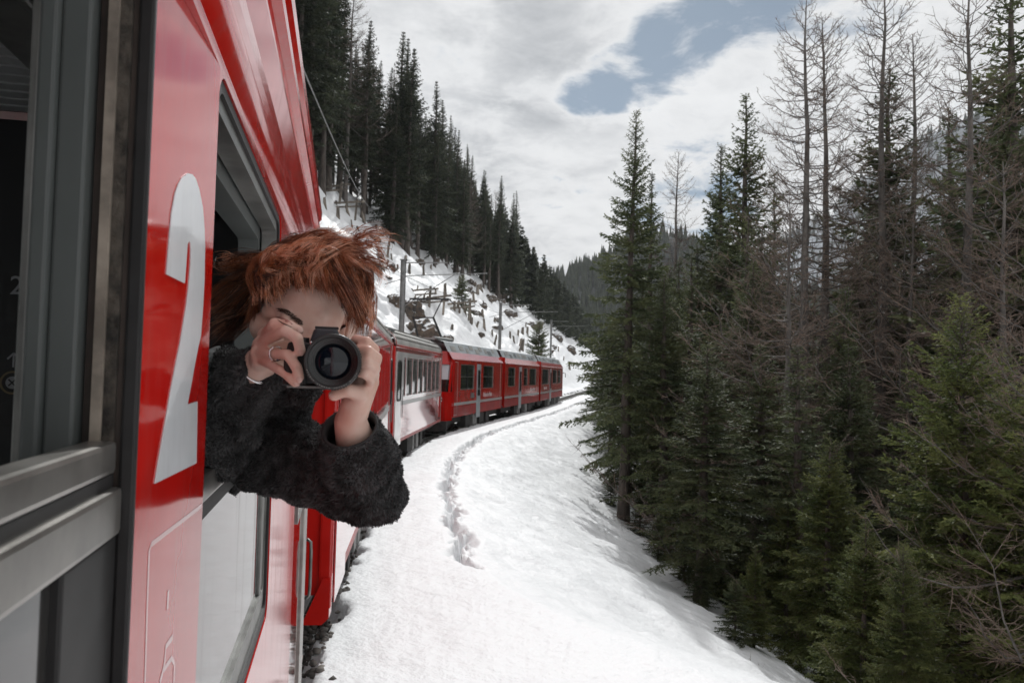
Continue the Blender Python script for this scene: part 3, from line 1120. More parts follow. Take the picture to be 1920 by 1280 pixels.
plant_px('full', 1662, 33, 128, 'spruce_tree', 'broad dark spruce right behind a tall bare larch trunk', rz=1.2, wide=1.35)
plant_px('larch2', 1722, 36, 62, 'larch_tree', 'slimmer bare larch rising in the gap where the far mountain shows', rz=4)
plant_px('larch', 1808, 23, -60, 'larch_tree', 'thick trunked bare larch just left of the big edge spruce', rz=5.1)
plant_px('full', 1895, 24, -70, 'spruce_tree', 'huge dark spruce cut by the right edge of the picture', rz=.5, wide=1.3)
plant_px('slim', 1770, 31, 205, 'spruce_tree', 'dark spruce filling the gap between the two rightmost larch trunks', rz=3.5, wide=1.2)
plant_px('larch_low', 1476, 19, 360, 'larch_tree', 'crooked low larch with wide pinkish brown boughs spreading left', rz=.1)
plant_px('larch_low2', 1500, 22, 470, 'larch_tree', 'bushy bare larch with long grey boughs over the dark hollow', rz=.4)
plant_px('larch_low', 1945, 14.5, 380, 'larch_tree', 'bare larch at the right edge with tangled grey brown boughs', rz=.3)
plant_px('larch_low2', 1955, 9.8, 620, 'larch_tree', 'closest bare larch at the right edge with pale grey boughs in front of green spruce', rz=.2)
plant_px('larch_low2', 1700, 24, 400, 'larch_tree', 'bushy larch with reddish twigs around the foot of the tall bare larch', rz=1.0)
plant_px('larch_low', 1880, 21, 300, 'larch_tree', 'bushy larch with dense brown twigs in front of the huge edge spruce', rz=6.0)
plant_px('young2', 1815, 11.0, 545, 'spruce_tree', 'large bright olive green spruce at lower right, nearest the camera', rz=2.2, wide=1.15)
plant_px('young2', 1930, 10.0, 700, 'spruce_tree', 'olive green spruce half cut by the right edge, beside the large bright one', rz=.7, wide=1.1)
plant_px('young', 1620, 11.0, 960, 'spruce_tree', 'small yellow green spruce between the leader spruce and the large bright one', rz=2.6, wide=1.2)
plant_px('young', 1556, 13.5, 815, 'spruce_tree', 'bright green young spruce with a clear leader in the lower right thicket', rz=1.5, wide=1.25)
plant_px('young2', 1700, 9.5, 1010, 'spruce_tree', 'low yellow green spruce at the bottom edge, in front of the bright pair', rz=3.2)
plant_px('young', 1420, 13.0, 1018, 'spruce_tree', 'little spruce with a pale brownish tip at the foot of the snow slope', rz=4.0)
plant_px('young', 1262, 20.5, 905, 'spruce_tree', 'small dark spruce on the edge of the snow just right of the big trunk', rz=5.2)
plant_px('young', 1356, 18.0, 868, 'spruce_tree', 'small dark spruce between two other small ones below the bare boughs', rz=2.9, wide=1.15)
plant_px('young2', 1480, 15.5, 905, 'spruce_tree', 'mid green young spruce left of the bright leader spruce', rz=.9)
plant_px('sapling', 1310, 19, 985, 'spruce_tree', 'tiny spruce almost lost between two small dark spruces', rz=1.1)
plant_px('sapling', 862, 88, 512, 'spruce_tree', 'lone spruce sapling on the cleared snow slope behind the first mast', rz=.3)
plant_px('sapling', 1008, 76, 598, 'spruce_tree', 'small spruce bush on the snow slope above the last carriage', rz=1.3)

for px, Y, tp, lab in ((1205, 22.5, 915, 'tiny spruce sapling at the foot of the tall pointed spruce'), (1240, 19.5, 960, 'tiny spruce sapling on the snow edge below the small dark spruce'),
                       (1322, 15.5, 1030, 'low spruce sapling on the snow edge left of the brownish tipped little spruce'), (1385, 12.5, 1100, 'low spruce sapling at the bottom of the snow slope'),
                       (1150, 26, 890, 'tiny spruce sapling left of the tall pointed spruce trunk'), (1290, 17.5, 1000, 'tiny spruce sapling between the small dark spruces and the snow')):
    plant_px('sapling', px, Y, tp, 'spruce_tree', lab, wide=1.25)

# the wood behind them
R3 = random.Random(12)
spots = []


def free(x, y, dmin):
    for a, b in spots:
        if (a - x) ** 2 + (b - y) ** 2 < dmin * dmin:
            return False
    spots.append((x, y))
    return True


cnt = 0
tries = 0
while cnt < 118 and tries < 4000:
    tries += 1
    Y = R3.uniform(15, 72)
    px = R3.uniform(1120, 2500)
    d = raydir(px, 700)
    x = d.x / d.y * Y
    if px < 1230 and Y < 30:
        continue
    # keep the outline of the treetops: lower where the sky and the mountain show between the trunks
    lim = np.interp(px, [1100, 1200, 1240, 1300, 1340, 1430, 1450, 1600, 1625, 1690, 1705, 1752, 1785, 1850, 2500],
                    [560, 480, 470, 440, 350, 380, 530, 530, 340, 400, 540, 530, 330, 120, 0])
    top = lim + abs(R3.gauss(0, 75))
    if Y < 22:
        top = max(top, 640)
    if not free(x, Y, 1.5 if Y < 35 else 2.2):
        continue
    kind = R3.choice(['full', 'slim', 'full', 'hero', 'slim'])
    zt = CAM_H + raydir(px, top).z / raydir(px, top).y * Y
    zg = gz(x, Y)
    hh = zt - zg
    if hh < 4 or hh > 30:
        continue
    wd = max(1.0, min(1.9, 13.0 / hh)) * R3.uniform(.85, 1.15)
    if R3.random() < .04 and px > 1300:
        plant('larch_low', x, Y, min(hh, 13), 'larch_tree', 'bare brown larch in the shaded wood behind the front trees', 'bare larches in the right hand wood', z=zg)
    else:
        plant(kind, x, Y, hh, 'spruce_tree', 'dark spruce in the shaded wood behind the front trees', 'spruces in the right hand wood', z=zg, wide=wd)
    cnt += 1

# trees out of the frame to the right, which the carriage side mirrors
for i in range(10):
    Y = R3.uniform(-6, 10)
    x = R3.uniform(13, 26)
    plant('full', x, Y, R3.uniform(13, 18), 'spruce_tree', 'dark spruce in the shaded wood behind the front trees', 'spruces in the right hand wood')

# the standing wood above the cleared hillside on the left
cnt = tries = 0
LL = 'tall dark spruce with bare lower trunk at the top of the cleared hillside'
while cnt < 168 and tries < 6000:
    tries += 1
    s_ = 38 + 150 * R3.random() ** 1.25
    tb = -np.interp(s_, [38, 60, 85, 120, 190], [21, 21.5, 21.5, 21, 20])
    t_ = tb - abs(R3.gauss(0, 1)) * 9.0 + R3.uniform(-.8, .8)
    x, y = st_xy(s_, t_)
    x, y = float(x), float(y)
    if not free(x, y, 2.0):
        continue
    k = R3.choice(['tall', 'tall2', 'tall3', 'tall', 'tall2'])
    hgt = R3.uniform(17, 28)
    if R3.random() < .08:
        plant(R3.choice(['larch', 'larch2']), x, y, hgt * .95, 'larch_tree', 'bare larch among the tall spruces above the cleared hillside', 'bare larches above the cleared hillside')
    else:
        plant(k, x, y, hgt, 'spruce_tree', LL, 'tall spruces above the cleared hillside', wide=R3.uniform(.8, 1.3))
    cnt += 1


def far_wood():
    """the wood farther up the valley: hundreds of trees joined into one"""
    R = np.random.default_rng(9)
    src = spruce('far', 20, 2.7, 3.0, 31, (.75, .20), 1.15, .75, 3, .45, needle='needle_far')[1]
    nv, nf = len(src.vertices), len(src.polygons)
    v = np.empty(nv * 3, np.float32)
    src.vertices.foreach_get('co', v)
    v = v.reshape(-1, 3)
    f = np.empty(nf * 3, np.int32)
    src.loops.foreach_get('vertex_index', f)
    f = f.reshape(-1, 3)
    Vs, Fs = [], []
    for i in range(420):
        s_ = 150 + 300 * R.random()
        t_ = -19 - abs(R.normal(0, 24))
        if R.random() < .22:
            s_ = R.uniform(120, 330)
            t_ = R.uniform(9, 45)
        x, y = st_xy(s_, t_)
        a = R.uniform(0, 6.28)
        k = R.uniform(.75, 1.1) * (.62 if t_ > 0 else 1)
        c, s2 = math.cos(a) * k, math.sin(a) * k
        q = v.copy()
        q[:, 0], q[:, 1], q[:, 2] = v[:, 0] * c - v[:, 1] * s2, v[:, 0] * s2 + v[:, 1] * c, v[:, 2] * k
        Vs.append(q + np.array([float(x), float(y), gz(float(x), float(y)) - .3], np.float32))
        Fs.append(f + i * nv)
    print('far wood', len(Fs) * nf)
    o = link('far_woods', np_mesh('far_woods', np.concatenate(Vs), np.concatenate(Fs), ['needle_far']))
    tag(o, kind='stuff')
    bpy.data.meshes.remove(src)


far_wood()

# ---------------------------------------------------------------- the train


def rounded(y0, y1, z0, z1, r, n=5):
    pts = []
    for cy, cz, a0 in ((y1 - r, z1 - r, 0), (y0 + r, z1 - r, 90), (y0 + r, z0 + r, 180), (y1 - r, z0 + r, 270)):
        for k in range(n + 1):
            a = rad(a0 + 90 * k / n)
            pts.append((cy + r * math.cos(a), cz + r * math.sin(a)))
    return pts


def ring(mb, outer, inner, x0, x1):
    """frame between two matching outlines in the (y, z) plane, from x0 (inside) to x1 (outside)"""
    n = len(outer)
    vs = [(x1, y, z) for y, z in outer] + [(x1, y, z) for y, z in inner] + [(x0, y, z) for y, z in outer] + [(x0, y, z) for y, z in inner]
    fs = []
    for i in range(n):
        j = (i + 1) % n
        fs += [(i, j, n + j, n + i), (2 * n + j, 2 * n + i, 3 * n + i, 3 * n + j), (i, 2 * n + i, 2 * n + j, j), (n + i, n + j, 3 * n + j, 3 * n + i)]
    mb.add(vs, fs)


def wall_holes(mb, x0, x1, y0, y1, z0, z1, holes, r=0.06):
    """plate between x0 and x1 with rounded openings (all openings share one band z range per call)"""
    hs = sorted(holes)
    zb = hs[0][2]
    zt = hs[0][3]
    mb.box((x0, y0, z0), (x1, y1, zb))
    mb.box((x0, y0, zt), (x1, y1, z1))
    ys = [y0] + [v for h in hs for v in (h[0], h[1])] + [y1]
    for a, b in zip(ys[0::2], ys[1::2]):
        if b - a > 1e-4:
            mb.box((x0, a, zb), (x1, b, zt))
    for h in hs:
        for cy, cz, sy, sz in ((h[0], zb, 1, 1), (h[1], zb, -1, 1), (h[0], zt, 1, -1), (h[1], zt, -1, -1)):
            pts = [(cy, cz)] + [(cy + sy * r * (1 - math.cos(rad(a))), cz + sz * r * (1 - math.sin(rad(a)))) for a in (0, 18, 36, 54, 72, 90)]
            mb.poly([(x1, y, z) for y, z in pts], (x0 - x1, 0, 0))


def bogie(parent, yc):
    b = MB()
    for sx in (-1, 1):
        b.box((sx * .78 - .05, yc - 1.0, .34), (sx * .78 + .05, yc + 1.0, .56))
        b.box((sx * .86 - .06, yc - .25, .30), (sx * .86 + .06, yc + .25, .72))
        for q in (-.75, .75):
            b.box((sx * .84 - .07, yc + q - .12, .25), (sx * .84 + .07, yc + q + .12, .5))
    b.box((-.75, yc - .2, .4), (.75, yc + .2, .62))
    o = b.build('bogie', 'steel_dark', parent, bevel=.01)
    for q in (-.75, .75):
        w = MB()
        for sx in (-1, 1):
            w.lathe([(.0, sx * .56), (.34, sx * .56), (.37, sx * .47), (.34, sx * .46), (.34, sx * .44), (0, sx * .44)], 20, 'x')
        w.tube([(-.5, 0, 0), (.5, 0, 0)], .06, 8)
        wo = w.build('wheelset', 'steel_dark', o)
        wo.location = (0, yc + q, .37)


def window_unit(parent, y0, y1, z0, z1, panes, x=HALF, split=None, frame='alu_dark', r=.05, depth=.028):
    w = MB()
    ring(w, rounded(y0, y1, z0, z1, r), rounded(y0 + .035, y1 - .035, z0 + .035, z1 - .035, r * .6), x - depth - .03, x + .006)
    fr = w.build('window', frame, parent, auto=True)
    n = panes
    wd = (y1 - y0 - .07) / n
    for k in range(n):
        a = y0 + .035 + wd * k
        g = MB().box((x - depth - .012, a + .004, z0 + .036), (x - depth, a + wd - .004, z1 - .036))
        g.build('pane', 'glass', fr)
        if k:
            MB().box((x - depth - .002, a - .018, z0 + .03), (x + .004, a + .018, z1 - .03)).build('mullion', 'rubber', fr)
    if split:
        MB().box((x - depth - .002, y0 + .03, split - .015), (x + .003, y1 - .03, split + .015)).build('glazing_bar', frame, fr)
    return fr


def both_ends(parent, L, m='red_far', z0=.75, z1=3.05, arch=.62):
    """rounded end walls with a gangway"""
    for y, nm in ((0.0, 'end_wall'), (L, 'end_wall')):
        e = MB()
        pts = [(-HALF + .03, z0), (HALF - .03, z0), (HALF - .03, z1)]
        for k in range(1, 12):
            a = PI * k / 12
            pts.append(((HALF - .05) * math.cos(a), z1 + arch * math.sin(a)))
        pts.append((-HALF + .03, z1))
        e.poly([(x, y + (.03 if y == 0 else -.05), z) for x, z in pts], (0, .02, 0))
        e.build(nm, m, parent, auto=True)
        g = MB()
        s = -1 if y == 0 else 1
        g.box((-.5, min(y, y + s * .24), .95), (.5, max(y, y + s * .24), 2.95))
        g.build('gangway', 'rubber', parent, bevel=.04)
        b = MB()
        b.tube([(0, y, .72), (0, y + s * .27, .72)], .05, 8)
        b.lathe([(0, s * .02), (.16, s * .02), (.17, 0), (0, 0)], 16)
        bo = b.build('coupler', 'steel_dark', parent)


def side_profile(mb, y0, y1, prof):
    mb.extrude(prof, y0, y1)


# ---- the carriage we lean out of
A0, A1 = -7.0, A_LEN
carA = empty('train_carriage', -(LAT + HALF) * nA, -TH_A,
             'nearest red carriage with a big white 2 between its open windows', 'train carriage',
             'carriages of the red train')
W0, W1 = (-0.50, 0.826), (1.205, 2.42)
ZB, ZT = 1.785, 2.93
m = MB()
wall_holes(m, HALF - .016, HALF, A0, 3.55, .78, ZT + .02, [(W0[0], W1[1], ZB, ZT)], .055)
for cz_, sz_ in ((ZB, 1), (ZT, -1)):
    cp = [(W1[0] - .004, cz_)] + [(W1[0] - .004 + .059 * (1 - math.cos(rad(a))), cz_ + sz_ * .059 * (1 - math.sin(rad(a)))) for a in (0, 18, 36, 54, 72, 90)]
    m.poly([(HALF, y, z) for y, z in cp], (-.014, 0, 0))
m.build('side_wall', 'red', carA, auto=True)
m = MB()
m.extrude([(HALF - .002, 2.948), (HALF + .014, 2.972), (HALF + .020, 3.000), (HALF + .014, 3.024), (HALF - .002, 3.032)], A0, A1)
m.build('drip_moulding', 'red', carA, smooth=True)
m = MB()
m.extrude([(HALF, 3.03), (HALF + .001, 3.10), (HALF - .004, 3.155), (HALF - .010, 3.165), (HALF + .006, 3.262), (HALF + .006, 3.275), (HALF - .002, 3.285),
           (HALF - .006, 3.36), (HALF - .012, 3.395)], A0, A1)
m.build('cornice', 'red', carA, smooth=False)
m = MB()
m.extrude([(HALF - .012, 3.392), (HALF + .012, 3.405), (HALF + .014, 3.43), (HALF + .004, 3.44), (HALF + .004, 3.475), (HALF + .020, 3.49), (HALF + .022, 3.535),
           (HALF + .008, 3.547), (HALF - .03, 3.54)], A0, A1)
m.build('rain_gutter', 'red', carA)
m = MB()
rp = [((HALF - .02) * math.cos(a), 3.53 + .40 * math.sin(a)) for a in np.linspace(0, PI, 17)]
m.extrude(rp, A0, A1)
m.build('roof', 'roof_grey', carA, smooth=True)
# inside
m = MB()
wall_holes(m, -HALF, -HALF + .05, A0, A1, .78, 3.5, [(W0[0], W0[1], ZB, ZT), (W1[0], W1[1], ZB, ZT), (-2.2, -.92, ZB, ZT)], .055)
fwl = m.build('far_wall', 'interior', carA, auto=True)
for a_, b_ in ((W0[0], W0[1]), W1, (-2.2, -.92)):
    MB().box((-HALF + .02, a_ + .001, ZB + .001), (-HALF + .026, b_ - .001, ZT - .001)).build('pane', 'clear_glass', fwl)
m = MB()
m.box((-HALF + .05, A0, 1.0), (HALF - .02, A1, 1.1))
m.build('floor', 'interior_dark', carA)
m = MB()
m.box((HALF - .075, A0, 1.1), (HALF - .055, 3.5, ZB - .03))
m.box((HALF - .075, W0[1] + .03, ZB - .03), (HALF - .055, W1[0] - .03, ZT + .03))
m.box((HALF - .075, W1[1] + .03, ZB - .03), (HALF - .055, 3.5, ZT + .03))
m.box((HALF - .075, A0, ZT + .03), (HALF - .055, 3.5, 3.36))
m.build('lining', 'interior', carA)
ce = MB()
ce.extrude([(1.25, 3.26), (1.0, 3.36), (.5, 3.43), (-.5, 3.43), (-1.0, 3.36), (-1.25, 3.26)], A0, 3.3)
ceo = ce.build('ceiling', 'interior', carA)
k = 0
slat_me = None
for y in np.arange(-.4, 3.25, .085):
    if slat_me is None:
        s_ = MB()
        for (xa, za), (xb, zb_) in zip([(1.24, 3.25), (1.0, 3.345), (.5, 3.415), (-.5, 3.415), (-1.0, 3.345)], [(1.0, 3.345), (.5, 3.415), (-.5, 3.415), (-1.0, 3.345), (-1.24, 3.25)]):
            s_.bar((xa, 0, za), (xb, 0, zb_), .062, .02)
        slat_me = s_.mesh('slat', 'ceiling')
    so_ = link('slat', slat_me, ceo)
    so_.location = (0, float(y), 0)
m = MB()
m.box((.86, A0, 3.10), (.98, 3.3, 3.15))
m.tube([(1.0, A0, 3.08), (1.0, 3.3, 3.08)], .014, 8)
m.build('luggage_rack', 'alu_dark', carA, bevel=.01)
m = MB()
m.box((-HALF + .05, 3.3, 1.1), (HALF - .08, 3.36, 3.4))
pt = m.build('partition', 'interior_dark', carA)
# notice on the partition: class numeral, arrow and a barred round symbol
yS = 3.298


def on_plane_y(px, py, yl):
    """local (x, z) of carriage A where a pixel's line of sight meets the cross plane y = yl"""
    d = raydir(px, py)
    k_ = yl / d.dot(dA)
    q = d * k_
    return HALF + LAT + q.dot(nA), CAM_H + q.z


sx0, sz0 = on_plane_y(8, 512, yS)
sx1, sz1 = on_plane_y(82, 800, yS)
m = MB()
m.box((sx0, yS - .006, sz1), (sx1, yS + .004, sz0))
m.build('notice', 'rubber', pt)


def facing(x, y, z):
    return Matrix.Translation((x, y, z)) @ Matrix.Rotation(PI / 2, 4, 'X')


hx, hz = on_plane_y(33, 537, yS)
h0, h1 = on_plane_y(33, 519, yS)[1], on_plane_y(33, 554, yS)[1]
text_mesh('numeral', '2', (h0 - h1) * 1.42, 'sign_grey', pt, facing(hx, yS - .008, hz))
ax, az = on_plane_y(27, 675, yS)
q = h0 - h1
m = MB()
m.box((ax - q * .045, yS - .009, az - q * .38), (ax + q * .045, yS - .007, az + q * .34))
m.bar((ax - q * .30, yS - .008, az + q * .05), (ax, yS - .008, az + q * .37), q * .09, .002, (0, 1, 0))
m.bar((ax + q * .30, yS - .008, az + q * .05), (ax, yS - .008, az + q * .37), q * .09, .002, (0, 1, 0))
m.build('arrow', 'sign_grey', pt)
bx_, bz_ = on_plane_y(25, 717, yS)
m = MB()
m.lathe([(q * .52, -.003), (q * .62, -.003), (q * .62, 0), (q * .52, 0)], 24)
o = m.build('ring', 'sign_gold', pt)
o.location = (bx_, yS - .007, bz_)
m = MB()
m.lathe([(0, -.003), (q * .33, -.003), (q * .33, 0)], 24)
o = m.build('disc', 'sign_grey', pt)
o.location = (bx_, yS - .007, bz_)
m = MB()
m.bar((-q * .17, -.005, -q * .17), (q * .17, -.005, q * .17), q * .07, .002, (0, 1, 0))
m.bar((-q * .17, -.0062, q * .17), (q * .17, -.0062, -q * .17), q * .07, .002, (0, 1, 0))
o = m.build('cross', 'rubber', pt)
o.location = (bx_, yS - .007, bz_)

# our own window: layered jamb, seen from very close
wn = MB().box((HALF - .0155, W0[1] - .012, ZB), (HALF - .001, W0[1] - .001, ZT)).build('window', 'rubber', carA, bevel=.003)
MB().box((HALF - .0205, W0[1] - .008, ZB), (HALF - .0158, W0[1] + .01, ZT)).build('seal', 'brown_seal', wn)
MB().box((HALF - .031, W0[1] - .014, ZB), (HALF - .0208, W0[1] + .01, ZT)).build('flaking_edge', 'black_flake', wn)
MB().box((HALF - .040, W0[1] - .020, ZB), (HALF - .0312, W0[1] + .01, ZT)).build('painted_edge', 'tan_dirty', wn)
MB().box((HALF - .049, W0[1] - .010, ZB), (HALF - .0402, W0[1] + .012, ZT)).build('groove', 'brown_seal', wn)
m = MB()
m.box((HALF - .075, W0[1] - .034, ZB), (HALF - .050, W0[1] + .012, ZT))
m.box((HALF - .090, W0[1] - .045, ZB), (HALF - .0752, W0[1] + .012, ZT))
m.build('jamb', 'frame_green', wn, bevel=.003)
MB().box((HALF - .098, W0[1] - .040, ZB), (HALF - .0902, W0[1] + .012, ZT)).build('inner_jamb', 'alu_dark', wn, bevel=.002)
MB().box((HALF - .046, W0[0], 2.396), (HALF - .016, W0[1] - .016, 2.426)).build('pane_rail', 'alu', wn, bevel=.005)
MB().box((HALF - .040, W0[0], 2.384), (HALF - .018, W0[1] - .018, 2.3955)).build('seal', 'rubber', wn)
MB().box((HALF - .040, W0[0], 2.340), (HALF - .010, W0[1] - .014, 2.3835)).build('pane_rail', 'alu', wn, bevel=.005)
MB().box((HALF - .034, W0[1] - .16, ZB), (HALF - .014, W0[1] - .013, 2.3395)).build('pane_edge', 'rubber', wn, bevel=.003)
MB().box((HALF - .032, W0[0], ZB + .05), (HALF - .022, W0[1] - .161, 2.3395)).build('pane', 'glass_near', wn)
m = MB()
m.box((HALF - .05, W0[0], ZB), (HALF - .012, W0[1] - .161, ZB + .0495))
m.build('bottom_rail', 'alu_dark', wn, bevel=.004)

# the window the photographer leans out of
wn = MB()
ring(wn, rounded(W1[0] + .001, W1[1] - .001, ZB + .001, ZT - .001, .055), rounded(W1[0] + .022, W1[1] - .022, ZB + .03, ZT - .018, .045), HALF - .05, HALF - .004)
wn = wn.build('window', 'rubber', carA, auto=True)
f1 = MB()
ring(f1, rounded(W1[0] + .0225, W1[1] - .0225, ZB + .0305, ZT - .0185, .044), rounded(W1[0] + .045, W1[1] - .045, ZB + .085, ZT - .042, .03), HALF - .05, HALF - .011)
f1.build('frame', 'alu_dark', wn, auto=True)
f2 = MB()
ring(f2, rounded(W1[0] + .03, W1[1] - .03, ZB + .05, ZT - .03, .03), rounded(W1[0] + .055, W1[1] - .075, ZB + .11, ZT - .075, .03), HALF - .11, HALF - .055)
f2.build('inner_frame', 'frame_green', wn, auto=True)
MB().box((HALF - .036, W1[0] + .046, 2.288), (HALF - .012, W1[1] - .046, 2.330)).build('pane_rail', 'alu', wn, bevel=.004)
MB().box((HALF - .038, W1[0] + .046, 2.262), (HALF - .014, W1[1] - .046, 2.2875)).build('seal', 'rubber', wn)
MB().box((HALF - .030, W1[0] + .046, ZB + .0855), (HALF - .020, W1[1] - .12, 2.2615)).build('pane', 'glass_near', wn)
MB().box((HALF - .034, W1[1] - .1195, ZB + .0855), (HALF - .014, W1[1] - .046, 2.2615)).build('pane_edge', 'alu_dark', wn, bevel=.003)


# the large numeral, traced on the pillar
def on_side(px, py, off=0.0):
    d = raydir(px, py)
    q_ = d * ((-LAT + off) / d.dot(nA))
    return HALF + off, q_.dot(dA), CAM_H + q_.z


TWO = [(311, 514), (316, 450), (320, 400), (327, 362), (333, 345), (340, 333), (351, 325), (359, 327), (365, 334), (372, 355), (379, 390), (382, 430), (383, 465),
       (382, 525), (379, 580), (375, 630), (370, 652), (364, 682), (357, 722), (350, 758), (369, 752), (367, 868), (289, 906), (294, 875), (300, 840), (311, 778), (320, 727), (330, 675),
       (337, 642), (343, 605), (349, 570), (353, 535), (356, 500), (357, 470), (356, 456), (353, 451), (350, 458), (348, 490), (345, 531)]
# the pillar is a separate sheet, a little out of true with the wall
PIL0, PIL1, PILX = 0.830, 1.203, 0.019
m = MB()
pp = [(HALF - PILX, PIL0), (HALF + .0005, PIL1), (HALF - .012, PIL1), (HALF - PILX - .012, PIL0)]
m.add([(x, y, z) for z in (ZB + .0005, ZT - .0005) for x, y in pp], [(3, 2, 1, 0), (4, 5, 6, 7), (0, 1, 5, 4), (1, 2, 6, 5), (2, 3, 7, 6), (3, 0, 4, 7)])
m.build('pillar_sheet', 'red', carA, auto=True)


def on_pillar(px, py, off=0.0):
    d = raydir(px, py)
    k_ = (PILX + .0005) / (PIL1 - PIL0)
    # x_local = HALF + LAT + t*d.n ; y_local = t*d.d ; plane: x = HALF + .0005 + off + k (y - PIL0)
    t_ = (-PILX + off - k_ * PIL0 - LAT) / (d.dot(nA) - k_ * d.dot(dA))
    q_ = d * t_
    return HALF + LAT + q_.dot(nA), q_.dot(dA), CAM_H + q_.z


pts = [on_pillar(x, y, .0002) for x, y in TWO]
m = MB()
m.poly(pts, (.0012, 0, 0))
m.build('numeral', 'white_print', carA, auto=True)
for nm, pls in (('panel_outline', [([(378, 947), (366, 957), (284, 1020), (280, 1032), (277, 1110), (272, 1278)], .006)]),
                ('pictogram', [([(316, 1106), (314, 1142)], .008)]),
                ('pictogram', [([(324, 1193), (311, 1212), (309, 1240), (306, 1256), (300, 1279)], .008)]), ('pictogram', [([(307, 1255), (322, 1233), (327, 1243), (326, 1279)], .007)])):
    m = MB()
    for pl, wd in pls:
        P_ = [Vector(on_pillar(*a, .0004)) for a in pl]
        vs, fs = [], []
        for i, p in enumerate(P_):
            d = (P_[min(i + 1, len(P_) - 1)] - P_[max(i - 1, 0)]).normalized()
            w = d.cross(Vector((1, 0, 0))).normalized() * wd * .5
            vs += [p + w, p - w, p + w + Vector((-.0011, 0, 0)), p - w + Vector((-.0011, 0, 0))]
        for i in range(len(P_) - 1):
            o = i * 4
            fs += [(o, o + 1, o + 5, o + 4), (o + 2, o + 6, o + 7, o + 3), (o, o + 4, o + 6, o + 2), (o + 1, o + 3, o + 7, o + 5)]
        m.add(vs, fs)
    m.build(nm, 'grey_print', carA, auto=True)
# far end of the carriage: doorway, corner post, grab rail and step
m = MB()
m.box((HALF - .016, 3.55, .78), (HALF, 3.75, 3.03))
m.build('corner_panel', 'red', carA)
m = MB()
m.box((HALF - .045, 3.7505, .40), (HALF - .004, 4.5495, 3.03))
dr = m.build('door', 'red_gloss', carA, bevel=.006)
window_unit(dr, 3.90, 4.42, 1.75, 2.75, 1, x=HALF + .002, frame='alu_dark', depth=.01)
MB().box((HALF - .03, 4.55, .40), (HALF - .012, 4.70, 3.02)).build('door_seal', 'rubber', carA)
MB().box((HALF - .03, 4.70, .40), (HALF + .008, 5.14, 3.02)).build('door_post', 'alu', carA, bevel=.004)
MB().box((HALF - .03, 5.14, .40), (HALF - .006, 5.22, 3.02)).build('door_seal', 'rubber', carA)
m = MB()
m.tube([(HALF + .004, 5.3, 1.02), (HALF + .030, 5.3, 1.04), (HALF + .034, 5.3, 1.1), (HALF + .034, 5.3, 1.32), (HALF + .030, 5.3, 1.38), (HALF + .004, 5.3, 1.40)], .010, 8)
m.build('grab_rail', 'alu_dark', carA, smooth=True)
m = MB()
m.box((HALF - .02, 5.0, 2.3), (HALF + .03, 5.05, 2.36))
m.build('lamp_bracket', 'steel_dark', carA, bevel=.006)
m = MB()
m.extrude([(HALF, .6), (HALF - .02, .6), (HALF - .12, .6), (HALF - .12, 3.5), (HALF, 3.4)], A1 - .12, A1)
m.build('end_post', 'alu', carA)
m = MB()
m.box((-HALF, A1 - .06, .78), (HALF - .10, A1 - .02, 3.6))
m.build('end_wall', 'red_dull', carA)
st = MB()
for k_ in range(5):
    st.box((HALF - .22 + .045 * k_, 4.0, .40), (HALF - .195 + .045 * k_, 4.6, .43))
st.box((HALF - .24, 3.97, .38), (HALF + .02, 4.0, .46))
st.box((HALF - .24, 4.6, .38), (HALF + .02, 4.63, .46))
st.build('step', 'steel_dark', carA)
m = MB()
m.box((-1.15, A0, .55), (1.15, A1, .78))
m.build('underframe', 'steel_dark', carA)
bogie(carA, 2.6)
bogie(carA, -5)


def place_car(key, label):
    c = cars[key]
    return empty('train_carriage', c['o'], -c['th'], label, 'train carriage', 'carriages of the red train'), c['L']


